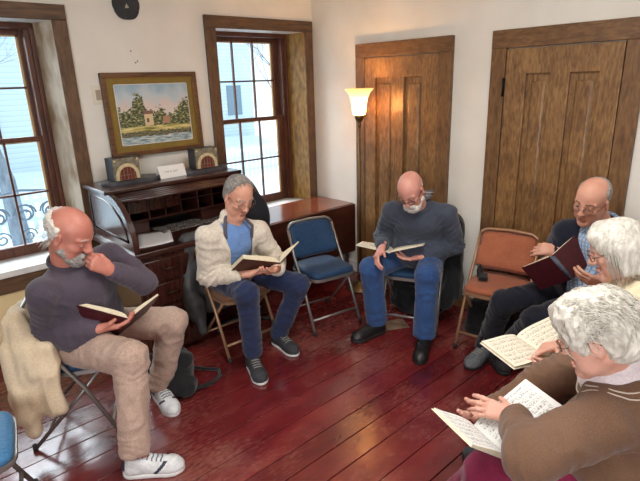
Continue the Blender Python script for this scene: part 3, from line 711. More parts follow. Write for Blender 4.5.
# far house of pale siding
SIDING, nt, b = newmat('pale_siding'); co = texco(nt); sx = N(nt, 'ShaderNodeSeparateXYZ'); nt.links.new(co, sx.inputs[0])
mm = N(nt, 'ShaderNodeMath', operation='MULTIPLY'); nt.links.new(sx.outputs['Z'], mm.inputs[0]); mm.inputs[1].default_value = 6
fr = N(nt, 'ShaderNodeMath', operation='FRACT'); nt.links.new(mm.outputs[0], fr.inputs[0])
nt.links.new(ramp(nt, fr.outputs[0], [(.0, srgb(164, 178, 188)), (.12, srgb(204, 214, 220)), (1, srgb(212, 222, 228))]), b.inputs['Base Color']); b.inputs['Roughness'].default_value = .8
def house(x0, x1, y, z1, label):
    r = tag(empty('house', ((x0+x1)/2, y, GZ)), label, 'house'); w = (x1-x0)/2
    mb = MB(); mb.box((-w, 0, 0), (w, 5, z1)); mb.build('house_wall', SIDING, r)
    mb = MB(); mb.prism([(-.3, z1), (5.3, z1), (2.5, z1+2.2)], -w-.3, w+.3, 0); mb.build('house_roof', SNOW, r)
    n = max(2, int(w*2/2.2)); WD = plain('far_window', srgb(120, 140, 155), .2)
    for k in range(n):
        mb = MB(); x = -w+(k+.5)*2*w/n; mb.box((x-.4, -.05, 1.3), (x+.4, .02, 2.7)); mb.build('house_window', WD, r)
house(6.5, 15.5, 22, 4.6, 'pale sided house far behind the right picket fence')
house(-4, 4.6, 19, 4.4, 'pale sided house far behind the left picket fence')
# scrolled iron bench on the snow
IRON = plain('iron_grey', srgb(92, 108, 122), .5, .3)
mb = MB(); bx, by, bz = 1.32, 6.6, GZ
def scroll(cx, cz, r, s): return [(cx+s*r*(1-t*.75)*math.cos(t*9), by, cz+r*(1-t*.75)*math.sin(t*9)) for t in np.linspace(0, 1, 22)]
zt = .62; zs0 = -.02
for i in range(5):
    for s in (-1, 1): mb.tube(scroll(.75+i*.28, .42, .12, s), .011, 5)
    mb.tube(scroll(.75+i*.28, .16, .09, 1), .010, 5)
mb.tube([(.55, by, GZ), (.55, by, zt-.05), (.75, by, zt), (1.3, by, zt+.08), (1.85, by, zt), (2.05, by, zt-.05), (2.05, by, GZ)], .016, 6)
bench = mb.build('iron_bench', IRON, None, (1.3, 6.6, GZ)); tag(bench, 'scrolled iron garden bench on the snow outside the left window', 'bench')
mb = MB(); mb.box((.55, 6.15, -.06), (2.05, 6.6, -.03), .01); q = mb.build('bench_seat', SNOW, bench); q.location = -Vector(bench.location)
for x in (.58, 2.02):
    mb = MB(); mb.tube([(x, 6.17, GZ), (x, 6.17, .12), (x, 6.6, .14)], .014, 6); q = mb.build('leg', IRON, bench); q.location = -Vector(bench.location)
# ---------------------------------------------------------------- roll-top desk
DESK = wood_mat('desk_mahogany', srgb(34, 16, 13), srgb(66, 32, 24), 0, 6, .28, .08, .12, coat=.5)
DESKV = wood_mat('desk_mahogany_upright', srgb(38, 18, 15), srgb(74, 36, 27), 2, 6, .26, .05, .12, coat=.6)
DARK = plain('dark_inside', srgb(16, 9, 8), .8)
BRASS = plain('aged_brass', srgb(74, 56, 38), .45, .8)
DX0, DX1, DYB, DYF, DW, DT = 1.15, 2.175, 3.735, 3.03, .79, 1.135
desk = tag(empty('roll_top_desk', ((DX0+DX1)/2, 3.38, 0)), 'dark mahogany roll-top desk standing open below the framed painting', 'desk')
dl = -Vector(desk.location)
def dpart(mb, name, mat, par=None):
    o = mb.build(name, mat, par or desk); o.location = dl if par is None else (0, 0, 0); return o
curve = [(DYB, DW-.03), (DYB, DT), (3.36, DT)]+[(3.36-.34*math.sin(t), DW+.02+(DT-DW-.02)*(math.cos(t)**.9 if math.cos(t) > 0 else 0)) for t in np.linspace(.15, math.pi/2, 9)]+[(3.02, DW-.03)]
for x in (DX0, DX1-.035):
    mb = MB(); mb.prism(curve, x, x+.035, 0, .003)
    sp_ = dpart(mb, 'side_panel', DESKV)
    if x == DX0:
        mb = MB()                                                  # moulded frame on the outside of the panel
        inner = [(3.68, .86), (3.68, 1.09), (3.40, 1.09), (3.28, 1.06), (3.17, 1.0), (3.11, .93), (3.09, .86)]
        mb.tube([(x-.001, a, b_) for a, b_ in inner], .007, 6, closed=True)
        q = dpart(mb, 'panel_moulding', DESKV, sp_)
mb = MB(); mb.box((DX0-.02, 3.33, DT-.005), (DX1+.02, DYB+.01, DT+.022), .006); dpart(mb, 'desk_top', DESK)
mb = MB(); mb.box((DX0-.02, DYF-.02, DW-.035), (DX1+.02, DYB, DW), .006); dpart(mb, 'writing_surface', DESK)
mb = MB(); mb.box((DX0+.035, DYB-.02, DW), (DX1-.035, DYB-.005, DT)); dpart(mb, 'back_panel', DARK)
mb = MB()                                                          # rolled-up slats under the top
for i in range(5): mb.tube([(DX0+.035, 3.35-.022*i, DT-.02-.008*i), (DX1-.035, 3.35-.022*i, DT-.02-.008*i)], .013, 8)
dpart(mb, 'tambour', DESK)
mb = MB(); cz0, cz1, cy = .90, 1.085, 3.42                          # pigeonholes: drawers at left, open cubbies at right
mb.box((DX0+.035, cy, cz0-.012), (DX1-.035, DYB-.02, cz0)); mb.box((DX0+.035, cy, cz1), (DX1-.035, DYB-.02, cz1+.012))
xs = [DX0+.035, 1.285, 1.45, 1.575, 1.70, 1.84, 1.965, DX1-.035]
for x in xs: mb.box((x-.006, cy, cz0), (x+.006, DYB-.02, cz1))
for a, b_ in ((1.70, 1.84), (1.84, 1.965), (1.965, DX1-.035)): mb.box((a, cy+.01, .985), (b_, DYB-.02, .993))
mb.box((DX0+.035, cy+.03, DW), (DX0+.3, DYB-.02, cz0)); mb.box((DX1-.3, cy+.03, DW), (DX1-.035, DYB-.02, cz0))
dpart(mb, 'pigeonhole_rack', DESK)
for a, b_ in ((1.285, 1.45), (1.45, 1.575), (1.575, 1.70)):
    mb = MB(); mb.box((a+.01, cy-.008, cz0+.055), (b_-.01, cy+.2, cz1-.008), .004); d_ = dpart(mb, 'small_drawer', DESKV)
    mb = MB(); c = (a+b_)/2; mb.tube([(c, cy-.008, 1.03), (c, cy-.022, 1.03)], [.006, .010], 10); dpart(mb, 'knob', BRASS, d_)
for x0, x1 in ((DX0+.01, 1.60), (DX1-.27, DX1-.01)):
    mb = MB(); mb.box((x0, DYF+.01, .04), (x1, DYB-.03, DW-.035), .005); p_ = dpart(mb, 'pedestal', DESKV)
    for i in range(4):
        mb = MB(); z1 = DW-.07-i*.17; mb.box((x0+.03, DYF-.006, z1-.15), (x1-.03, DYF+.03, z1), .006); d_ = dpart(mb, 'drawer', DESKV, p_)
        k = MB(); c = (x0+x1)/2; k.tube([(c-.05, DYF-.006, z1-.07), (c-.045, DYF-.022, z1-.07), (c+.045, DYF-.022, z1-.07), (c+.05, DYF-.006, z1-.07)], .005, 6)
        q = k.build('drawer_pull', BRASS, desk); q.location = dl
# lace runner, papers, objects on the desk
LACE, nt, b = newmat('lace'); co = texco(nt); vo = N(nt, 'ShaderNodeTexVoronoi', Scale=75); nt.links.new(co, vo.inputs['Vector'])
nt.links.new(ramp(nt, vo.outputs['Distance'], [(.35, srgb(150, 144, 138)), (.55, srgb(60, 46, 40))]), b.inputs['Base Color']); b.inputs['Roughness'].default_value = .9
mb = MB(); P = np.zeros((40, 8, 3))
for i in range(40):
    for j in range(8):
        x = 1.50+.6*i/39; P[i, j] = (x, 3.33+.22*j/7+.008*math.sin(i*.9)*(1 if j in (0, 7) else 0)+.05*(x-1.5), DW+.004+.003*math.sin(i*.7+j))
mb.grid(P); o = mb.build('lace_runner', LACE, None, (1.8, 3.44, DW)); tag(o, 'grey lace runner laid across the writing surface of the desk', 'table runner')
o.modifiers.new('s', 'SOLIDIFY').thickness = .003
PAPER = plain('white_paper', srgb(226, 226, 228), .7)
def sheet(corners, name, label, cat, mat=PAPER, t=.0015, curl=0):
    c = np.array(corners, float); P = np.zeros((8, 8, 3))
    for i in range(8):
        for j in range(8):
            u, v = i/7, j/7; P[i, j] = c[0]*(1-u)*(1-v)+c[1]*u*(1-v)+c[2]*u*v+c[3]*(1-u)*v; P[i, j, 2] += curl*(u-.5)**2
    mb = MB(); mb.grid(P); m = c.mean(0); o = mb.build(name, mat, None, tuple(m)); o.modifiers.new('s', 'SOLIDIFY').thickness = t
    return tag(o, label, cat)
sheet([(1.225, 3.12, DW+.003), (1.455, 3.10, DW+.003), (1.58, 3.40, DW+.003), (1.36, 3.46, DW+.003)], 'paper_sheet', 'white paper lying at the left end of the writing surface', 'paper', curl=.015)
SLATE = noise_mat('slab_grey', srgb(52, 52, 58), srgb(84, 84, 90), 12, .35, bmp=.1)
STONE = noise_mat('box_mottled_grey', srgb(84, 78, 66), srgb(150, 140, 118), 45, .6, bmp=.2)
SIDEB = plain('box_side_blue_black', srgb(26, 28, 36), .35); CREAM = noise_mat('arch_cream', srgb(190, 172, 132), srgb(216, 200, 160), 30, .6, bmp=.1)
REDG = wood_mat('arch_red_brown', srgb(70, 24, 16), srgb(132, 50, 30), 2, 20, .5, .1, .1)
def slab(cx, cy, w, d, rz, label):
    mb = MB(); n = 12; poly = []
    for s in (1, -1):
        for a in np.linspace(-math.pi/2, math.pi/2, n): poly.append((s*(w/2-d/2+d/2*math.cos(a)), s*d/2*math.sin(a)))
    mb.prism(poly, 0, .022, 2, .004); o = mb.build('slate_slab', SLATE); o.location = (cx, cy, DT+.022); o.rotation_euler.z = rz; return tag(o, label, 'slab', 'slate slabs on the desk top')
slab(1.405, 3.56, .44, .2, .05, 'dark round-ended slab on the desk top, at the end nearer the left window')
slab(1.985, 3.56, .42, .2, .0, 'dark round-ended slab on the desk top, at the end nearer the right window')
def arch_box(cx, cy, rz, label):
    r = tag(empty('arched_box', (cx, cy, DT+.044), rz), label, 'ornament box', 'arched boxes on the desk'); w, d, h = .098, .055, .155
    mb = MB(); mb.box((-w, -d, 0), (w, d, h), .003); mb.build('box_body', SIDEB, r)
    mb = MB(); mb.box((-w+.002, -d-.006, .002), (w-.002, -d+.001, h-.002), .002); f = mb.build('box_face', STONE, r)
    arc = lambda R, n=18: [(R*math.cos(a), .012+R*math.sin(a)) for a in np.linspace(0, math.pi, n)]
    mb = MB(); o, i = arc(.085), arc(.062); vs = [(a, -d-.013, b_+.02) for a, b_ in o]+[(a, -d-.013, b_+.02) for a, b_ in i]
    n = len(o); fs = [(k, k+1, n+k+1, n+k) for k in range(n-1)]; vs2 = [(x, -d-.004, z) for x, _, z in vs]
    fs2 = [(a+2*n, b_+2*n, c+2*n, e+2*n) for a, b_, c, e in fs]+[(k, k+1, 2*n+k+1, 2*n+k) for k in range(n-1)]+[(n+k, n+k+1, 3*n+k+1, 3*n+k) for k in range(n-1)]+[(0, n, 3*n, 2*n), (n-1, 2*n-1, 4*n-1, 3*n-1)]
    mb.faces(vs+vs2, fs+fs2)
    for s in (-1, 1): mb.box((min(s*.085, s*.062), -d-.013, .004), (max(s*.085, s*.062), -d-.004, .032))
    mb.build('arch', CREAM, f)
    mb = MB(); mb.prism([(a, b_+.018) for a, b_ in arc(.063)]+[(-.063, .004), (.063, .004)], -d-.008, -d-.003, 1); mb.build('arch_opening', REDG, f)
    mb = MB()
    for k in range(5): x = -.05+.025*k; mb.box((x-.002, -d-.0105, .004), (x+.002, -d-.0075, .03+math.sqrt(max(0, .06**2-x*x))))
    mb.box((-.06, -d-.0105, .034), (.06, -d-.0075, .038)); mb.build('arch_bars', STONE, f)
    mb = MB()
    for s in (-1, 1):
        mb = MB(); mb.tube([(s*.082, -d-.004, h-.018), (s*.082, -d-.012, h-.018)], .009, 12); mb.build('corner_disc', CREAM, f)
arch_box(1.365, 3.565, .06, 'small grey box with cream arch, on the slab nearer the left window')
arch_box(2.0, 3.565, -.02, 'small grey box with cream arch, on the slab nearer the right window')
CARD = plain('card_white', srgb(232, 230, 226), .6); INK = plain('ink_dark', srgb(70, 70, 74), .8)
card = tag(empty('tent_card', (1.69, 3.50, DT+.022), .03), 'white folded name card between the two arched boxes on the desk', 'card')
mb = MB()
for s in (-1, 1): mb.faces([(-.105, s*.035, 0), (.105, s*.035, 0), (.105, 0, .082), (-.105, 0, .082), (-.105, s*.037, 0), (.105, s*.037, 0), (.105, 0, .085), (-.105, 0, .085)], [(0,1,2,3), (4,7,6,5), (0,4,5,1), (1,5,6,2), (2,6,7,3), (3,7,4,0)])
mb.build('card_face', CARD, card)
mb = MB(); rnd = random.Random(4); x = -.06                       # one soft line of small dark lettering, too small to read
for wn in (4, 3):
    for k in range(wn):
        w_ = .009; z0, z1 = .036, .047
        for (a, b_, c, d_) in ((0, 0, .002, 1), (0, .85, 1, 1), (.8, 0, 1, 1), (0, .4, 1, .55))[:rnd.choice((2, 3, 4))]:
            zz0, zz1 = z0+(z1-z0)*b_, z0+(z1-z0)*d_; xx0, xx1 = x+w_*a, x+max(w_*c, w_*a+.0018)
            yy = lambda z: -.0372*(1-z/.085)-.0006
            mb.faces([(xx0, yy(zz0), zz0), (xx1, yy(zz0), zz0), (xx1, yy(zz1), zz1), (xx0, yy(zz1), zz1)], [(0, 1, 2, 3)])
        x += .0145
    x += .012
mb.build('lettering', INK, card)

# ---------------------------------------------------------------- drop-leaf table in the corner
TABLE = wood_mat('table_red_brown', srgb(92, 40, 26), srgb(142, 72, 46), 0, 5, .22, .05, .12, coat=.5)
TABLED = wood_mat('table_leaf_dark', srgb(48, 20, 15), srgb(82, 38, 26), 0, 5, .3, .05, .12, coat=.3)
tb = tag(empty('drop_leaf_table', (2.80, 3.5, 0)), 'red-brown drop-leaf table with lowered leaf in the corner by the right window', 'table'); tl = -Vector(tb.location)
TZ = .69
def tpart(mb, name, mat, par=None):
    o = mb.build(name, mat, par or tb); o.location = tl if par is None else (0, 0, 0); return o
mb = MB(); mb.box((2.215, 3.262, TZ-.022), (3.37, 3.745, TZ), .006); tpart(mb, 'tabletop', TABLE)
mb = MB(); mb.box((2.215, 3.238, TZ-.47), (3.37, 3.258, TZ-.004), .006); tpart(mb, 'drop_leaf', TABLED)
mb = MB()
for y in (3.285, 3.70): mb.box((2.27, y, TZ-.13), (3.32, y+.02, TZ-.022))
for x in (2.27, 3.30): mb.box((x, 3.285, TZ-.13), (x+.02, 3.72, TZ-.022))
tpart(mb, 'apron', TABLED)
for x in (2.28, 3.31):
    for y in (3.30, 3.70):
        mb = MB(); mb.tube([(x, y, 0), (x, y, .12), (x, y, TZ-.2), (x, y, TZ-.1)], [.016, .02, .026, .026], 12); tpart(mb, 'leg', TABLED)

# ---------------------------------------------------------------- floor lamp
lamp = tag(empty('floor_lamp', (3.10, 2.925, 0)), 'brass floor lamp with glowing frosted bell shade beside the left door', 'floor lamp')
LB = plain('lamp_brass', srgb(112, 88, 52), .35, .85)
mb = MB(); mb.lathe([(.001, 0), (.125, 0), (.13, .012), (.11, .03), (.05, .045), (.02, .07), (.001, .075)], n=36); mb.build('base', noise_mat('lamp_base', srgb(96, 78, 52), srgb(130, 104, 68), 20, .4, metal=.7, bmp=.05), lamp)
mb = MB(); mb.tube([(0, 0, .06), (0, 0, .75), (0, 0, 1.46)], .0105, 12); p_ = mb.build('pole', LB, lamp)
mb = MB(); mb.lathe([(.0105, 1.43), (.016, 1.44), (.016, 1.455), (.012, 1.465), (.03, 1.485), (.037, 1.505), (.037, 1.525), (.03, 1.53)], n=24); mb.build('shade_cup', LB, lamp)
SHADE, nt, b = newmat('frosted_shade')
tcn = N(nt, 'ShaderNodeTexCoord'); sz = N(nt, 'ShaderNodeSeparateXYZ'); nt.links.new(tcn.outputs['Object'], sz.inputs[0])
mr = N(nt, 'ShaderNodeMapRange'); mr.inputs['From Min'].default_value = 1.52; mr.inputs['From Max'].default_value = 1.73; nt.links.new(sz.outputs['Z'], mr.inputs['Value'])
nt.links.new(ramp(nt, mr.outputs[0], [(.0, (.8, .46, .17, 1)), (.25, (1.0, .58, .22, 1)), (.5, (.6, .33, .11, 1)), (.72, (.10, .052, .018, 1)), (1, (.045, .025, .009, 1))]), b.inputs['Emission Color'])
b.inputs['Emission Strength'].default_value = 24.0; b.inputs['Base Color'].default_value = srgb(235, 205, 160); b.inputs['Roughness'].default_value = .35
tl2 = N(nt, 'ShaderNodeBsdfTranslucent'); tl2.inputs['Color'].default_value = (1, .85, .62, 1); ms2 = N(nt, 'ShaderNodeMixShader'); ms2.inputs[0].default_value = .6; nt.links.new(b.outputs[0], ms2.inputs[1]); nt.links.new(tl2.outputs[0], ms2.inputs[2]); nt.links.new(ms2.outputs[0], nt.nodes['Material Output'].inputs['Surface'])
mb = MB(); prof = [(.034, 1.522), (.05, 1.53), (.055, 1.56), (.06, 1.61), (.070, 1.66), (.09, 1.70), (.113, 1.722), (.117, 1.728)]
mb.lathe(prof+[(r-.004, z+.001) for r, z in prof[::-1]][:-1], n=40, cap=False); mb.build('lamp_shade', SHADE, lamp)
mb = MB(); mb.lathe([(.001, 1.54), (.012, 1.545), (.024, 1.58), (.026, 1.605), (.016, 1.63), (.001, 1.637)], n=16); mb.build('bulb', plain('bulb', (1, .8, .5, 1), .4, emis=(1, .7, .4, 1), es=12), lamp)
ld = bpy.data.lights.new('lamp_light', 'POINT'); ld.energy = 6; ld.color = (1, .58, .24); ld.shadow_soft_size = .03
lo_ = bpy.data.objects.new('lamp_light', ld); COL.objects.link(lo_); lo_.location = (3.10, 2.925, 1.66)

# ---------------------------------------------------------------- on the wall
pic = tag(empty('framed_painting', (1.745, YW-.02, 1.60)), 'framed landscape painting with olive mat hanging above the desk', 'painting')
pic.rotation_euler = (math.radians(-2.2), 0, 0)
FRAME = wood_mat('picture_frame', srgb(70, 44, 26), srgb(118, 80, 46), 0, 8, .4, .05, .12); GOLDL = plain('gilt', srgb(150, 112, 60), .35, .5)
MAT = noise_mat('mat_olive', srgb(128, 104, 44), srgb(140, 114, 50), 30, .8, bmp=.05)
w, h = .372, .297; mb = MB()
for s in (-1, 1):
    mb.box((min(s*w, s*(w-.034)), -.024, -h), (max(s*w, s*(w-.034)), .012, h), .004); mb.box((-w, -.0245, min(s*h, s*(h-.034))), (w, .012, max(s*h, s*(h-.034))), .004)
f_ = mb.build('picture_frame', FRAME, pic)
mb = MB(); a, c = w-.034, h-.034
for s in (-1, 1): mb.box((min(s*a, s*(a-.006)), -.02, -c), (max(s*a, s*(a-.006)), 0, c)); mb.box((-a, -.02, min(s*c, s*(c-.006))), (a, 0, max(s*c, s*(c-.006))))
mb.build('gilt_slip', GOLDL, f_)
mb = MB(); mb.box((-a, -.008, -c), (a, 0, c)); mb.build('picture_mat', MAT, pic)
# the painting: sky, trees, small house and water, in brushed colour fields (own generic landscape)
ART, nt, b = newmat('landscape_paint'); tc = N(nt, 'ShaderNodeTexCoord'); mp = N(nt, 'ShaderNodeMapping'); nt.links.new(tc.outputs['UV'], mp.inputs['Vector'])
sx = N(nt, 'ShaderNodeSeparateXYZ'); nt.links.new(mp.outputs[0], sx.inputs[0])
def tnoise(sc, st=(1, 1, 1), det=4):
    m_ = N(nt, 'ShaderNodeMapping'); m_.inputs['Scale'].default_value = st; nt.links.new(tc.outputs['UV'], m_.inputs['Vector']); n_ = N(nt, 'ShaderNodeTexNoise', Scale=sc, Detail=det); nt.links.new(m_.outputs[0], n_.inputs['Vector']); return n_.outputs['Fac']
def math_(op, a, b_=None, c=None):
    n_ = N(nt, 'ShaderNodeMath', operation=op)
    for i, q in enumerate((a, b_, c)):
        if q is None: continue
        if isinstance(q, (int, float)): n_.inputs[i].default_value = q
        else: nt.links.new(q, n_.inputs[i])
    return n_.outputs[0]
def mixc(f, a, b_):
    n_ = N(nt, 'ShaderNodeMix', data_type='RGBA'); nt.links.new(f, n_.inputs[0])
    for i, q in ((6, a), (7, b_)):
        if isinstance(q, tuple): n_.inputs[i].default_value = q
        else: nt.links.new(q, n_.inputs[i])
    return n_.outputs[2]
vv = math_('ADD', sx.outputs['Y'], math_('MULTIPLY', math_('SUBTRACT', tnoise(6, (1, .6, 1)), .5), .5))
sky = ramp(nt, vv, [(.4, srgb(226, 216, 204)), (.62, srgb(216, 200, 192)), (.8, srgb(192, 202, 206)), (1, srgb(150, 176, 192))])
# tree line height along the picture
tl_ = N(nt, 'ShaderNodeFloatCurve'); nt.links.new(sx.outputs['X'], tl_.inputs['Value']); cm = tl_.mapping.curves[0]
cm.points[0].location = (0, .62); cm.points[1].location = (1, .72)
for p in ((.1, .55), (.18, .6), (.24, .8), (.32, .82), (.38, .58), (.5, .52), (.58, .6), (.68, .48), (.8, .52), (.9, .68)): cm.points.new(*p)
tl_.mapping.update()
edge = math_('ADD', tl_.outputs[0], math_('MULTIPLY', math_('SUBTRACT', tnoise(22), .5), .5))
tree_m = math_('LESS_THAN', sx.outputs['Y'], edge)
leaf = ramp(nt, tnoise(26, (1, 1.2, 1), 3), [(.38, srgb(50, 58, 44)), (.5, srgb(92, 100, 62)), (.6, srgb(150, 144, 96)), (.7, srgb(210, 198, 160))])
c1 = mixc(tree_m, sky, leaf)
grass = ramp(nt, tnoise(10, (.4, 3, 1)), [(.35, srgb(120, 118, 58)), (.5, srgb(196, 178, 104)), (.65, srgb(226, 214, 160))])
c2 = mixc(math_('LESS_THAN', sx.outputs['Y'], math_('ADD', .27, math_('MULTIPLY', tnoise(9), .05))), c1, grass)
bank = mixc(math_('LESS_THAN', sx.outputs['Y'], math_('ADD', .17, math_('MULTIPLY', tnoise(30), .08))), c2, ramp(nt, tnoise(30, (1, 2, 1)), [(.4, srgb(50, 52, 44)), (.6, srgb(140, 130, 96))]))
water = ramp(nt, tnoise(14, (.6, 4, 1)), [(.35, srgb(84, 110, 122)), (.5, srgb(160, 178, 180)), (.62, srgb(212, 214, 206))])
c3 = mixc(math_('LESS_THAN', sx.outputs['Y'], math_('ADD', .09, math_('MULTIPLY', tnoise(12), .07))), bank, water)
def rect(x0, x1, y0, y1): return math_('MULTIPLY', math_('MULTIPLY', math_('GREATER_THAN', sx.outputs['X'], x0), math_('LESS_THAN', sx.outputs['X'], x1)), math_('MULTIPLY', math_('GREATER_THAN', sx.outputs['Y'], y0), math_('LESS_THAN', sx.outputs['Y'], y1)))
c4 = mixc(rect(.34, .46, .30, .50), c3, srgb(216, 192, 150)); c4 = mixc(rect(.33, .47, .50, .56), c4, srgb(132, 92, 74)); c4 = mixc(rect(.37, .40, .36, .43), c4, srgb(90, 76, 66)); c4 = mixc(rect(.60, .70, .32, .45), c4, srgb(176, 132, 104))
nt.links.new(c4, b.inputs['Base Color']); b.inputs['Roughness'].default_value = .6
mb = MB(); P = np.zeros((2, 2, 3)); pw, ph = .282, .212
for i in range(2):
    for j in range(2): P[i, j] = (-pw+2*pw*i, -.0105, -ph+2*ph*j)
mb.grid(P, smooth=False); q = mb.build('canvas', ART, pic); q.modifiers.new('s', 'SOLIDIFY').thickness = .002
mb = MB(); sl = []
for s in (-1, 1): mb.box((min(s*pw, s*(pw+.005)), -.012, -ph), (max(s*pw, s*(pw+.005)), -.004, ph)); mb.box((-pw, -.012, min(s*ph, s*(ph+.005))), (pw, -.004, max(s*ph, s*(ph+.005))))
mb.build('mat_bevel', WHITEP, pic)
BLK = noise_mat('black_disc', srgb(34, 34, 38), srgb(52, 52, 56), 20, .5, bmp=.1)
disc = tag(empty('flue_cover', (1.637, YW, 2.345)), 'round black metal cover high on the wall above the painting', 'wall cover'); mb = MB()  # black metal flue cover
pts = [(.096*(1+.03*math.sin(k*5.0)+.02*math.sin(k*11)) * math.cos(k), .096*(1+.03*math.sin(k*5.0)) * math.sin(k)) for k in np.linspace(0, 2*math.pi, 49)[:-1]]
mb.prism(pts, -.016, -.001, 1, .003); mb.build('cover_plate', BLK, disc)
mb = MB(); mb.prism([(-.014, -.02), (.016, -.016), (.0, .012)], -.0175, -.014, 1); mb.build('cover_highlight', plain('highlight_pale', srgb(176, 168, 156), .8), disc)  # pale triangle paints a highlight onto the plate
sw = tag(empty('light_switch', (1.352, YW, 1.75)), 'cream light switch plate half behind the painting frame', 'light switch')
SWM = plain('switch_cream', srgb(226, 216, 196), .4); mb = MB(); mb.box((-.04, -.007, -.062), (.04, -.0005, .062), .003); mb.build('switch_plate', SWM, sw)
mb = MB(); mb.box((-.017, -.011, -.034), (.017, -.006, .034), .002); mb.build('rocker', plain('switch_grey', srgb(168, 152, 132), .4), sw)
for i, (x, z) in enumerate(((1.63, 2.045), (1.655, 1.965), (1.67, 1.975))):
    mb = MB(); mb.tube([(x, YW-.0005, z), (x, YW-.004, z)], .005, 8); mb.build('nail_hole', plain('hole_dark', srgb(90, 78, 66), .9), bpy.data.objects['wall_left'])

# ---------------------------------------------------------------- folding chairs
def make_chair(loc, az, label, pad, frame, grp='folding chairs', padback=True, seatz=.435):
    r = tag(empty('folding_chair', (loc[0], loc[1], 0), math.radians(az)), label, 'chair', grp); q = .205
    def foot(leg, p):
        k = MB(); k.tube([p, (p[0], p[1], p[2]+.03)], .0135, 8); k.build('foot_cap', RUB, leg)
    for s in (-1, 1):
        k = MB(); k.tube([(.21, s*q, .008), (.06, s*(q-.002), .34), (-.07, s*(q-.004), .55), (-.155, s*(q-.01), .735)], .0115, 8)
        l = k.build('leg', frame, r); foot(l, (.21, s*q, .004))
        k = MB(); k.tube([(-.23, s*(q-.022), .008), (.0, s*(q-.024), .25), (.14, s*(q-.024), .41)], .0105, 8); l = k.build('leg', frame, r); foot(l, (-.23, s*(q-.022), .004))
    k = MB(); k.tube([(.165, -q, .105), (.165, q, .105)], .0095, 8); k.build('stretcher', frame, r)
    k = MB(); k.tube([(-.15, -q+.022, .09), (-.15, q-.022, .09)], .0085, 8); k.build('stretcher', frame, r)
    k = MB(); t = [(-.155, -q+.01, .735), (-.164, -q+.025, .76), (-.172, -q+.06, .775), (-.177, 0, .782), (-.172, q-.06, .775), (-.164, q-.025, .76), (-.155, q-.01, .735)]; k.tube(t, .0115, 8); k.build('top_rail', frame, r)
    def pad_grid(z, th, inset=0):
        poly = []; n = 28
        for i in range(n):
            a = 2*math.pi*i/n; c_, s_ = math.cos(a), math.sin(a); e = .32
            x = .005+(.20-inset)*math.copysign(abs(c_)**e, c_); y = (.195-inset-.02*(x < 0)*abs(x)/.2)*math.copysign(abs(s_)**e, s_); poly.append((x, y))
        return poly
    k = MB(); k.prism(pad_grid(0, 0), seatz-.03, seatz-.008, 2, .004); k.build('seat_frame', frame, r)
    k = MB(); poly = pad_grid(0, 0, .008); n = len(poly); rings = []
    for sc, z in ((1, seatz-.01), (1.0, seatz+.012), (.96, seatz+.026), (.84, seatz+.034), (.5, seatz+.03), (.02, seatz+.027)): rings.append([(x*sc, y*sc, z) for x, y in poly])
    vs = [v for g in rings for v in g]; fs = [(i*n+j, i*n+(j+1) % n, (i+1)*n+(j+1) % n, (i+1)*n+j) for i in range(len(rings)-1) for j in range(n)]+[tuple(range(n))[::-1], tuple(range((len(rings)-1)*n, len(rings)*n))]
    k.faces(vs, fs, True); k.build('seat_cushion', pad, r)
    k = MB(); nu, nv = 17, 9
    def bp(u, v, off):
        y = (q-.012)*u; z = .515+.256*v; zz = z-.022*abs(u)**6*(1 if v > .5 else -1); x = -.056-.44*(z-.515)-.028*(1-u*u); bul = off*max(0, 1-abs(u)**8)*max(0, 1-abs(2*v-1)**8)
        return (x+bul, y, zz)
    F_ = np.array([[bp(-1+2*i/(nu-1), j/(nv-1), .02) for j in range(nv)] for i in range(nu)]); B_ = np.array([[bp(-1+2*i/(nu-1), j/(nv-1), -.012) for j in range(nv)] for i in range(nu)])
    k.grid(F_); k.grid(B_); bmesh.ops.remove_doubles(k.bm, verts=k.bm.verts[:], dist=1e-4); k.build('backrest', pad, r)
    return r
RUB = plain('rubber_dark', srgb(40, 38, 36), .8)
STEEL = plain('chair_grey_metal', srgb(150, 146, 142), .38, .7); TAN = plain('chair_tan_metal', srgb(168, 130, 100), .4, .4)
BLUEV = fabric_mat('blue_vinyl', srgb(28, 50, 78), srgb(44, 74, 108), 30, .55, .1, sheen=.1); BLUEL = fabric_mat('light_blue_vinyl', srgb(52, 104, 150), srgb(78, 134, 178), 30, .5, .1, sheen=.1)
ORG = fabric_mat('orange_upholstery', srgb(146, 82, 56), srgb(184, 112, 82), 60, .85, .3); TANV = fabric_mat('tan_vinyl', srgb(120, 84, 60), srgb(150, 108, 80), 40, .6, .15)
make_chair((2.445, 2.71), -100, 'empty blue padded folding chair in front of the drop-leaf table', BLUEV, STEEL)
make_chair((3.02, 1.565), 192, 'empty orange padded folding chair with tan frame in front of the right door', ORG, TAN)
make_chair((.035, 2.235), -12, 'light blue padded folding chair cut off at the photo\'s left edge', BLUEL, STEEL)
make_chair((.64, 2.72), -28, 'grey metal folding chair under the man in the purple-grey sweater', BLUEV, STEEL)
make_chair((1.765, 2.875), -92, 'tan metal folding chair under the man in the cream fleece', TANV, TAN)
make_chair((2.91, 2.185), 206, 'grey metal folding chair under the bald man in the blue-grey sweater', BLUEV, STEEL)
make_chair((3.03, 1.01), 165, 'folding chair under the man in the navy cardigan', TANV, TAN)
make_chair((2.32, .46), 110, 'folding chair under the woman in the cream quilted jacket', BLUEV, STEEL)
make_chair((1.645, .29), 105, 'folding chair under the woman in the brown cardigan', BLUEV, STEEL)
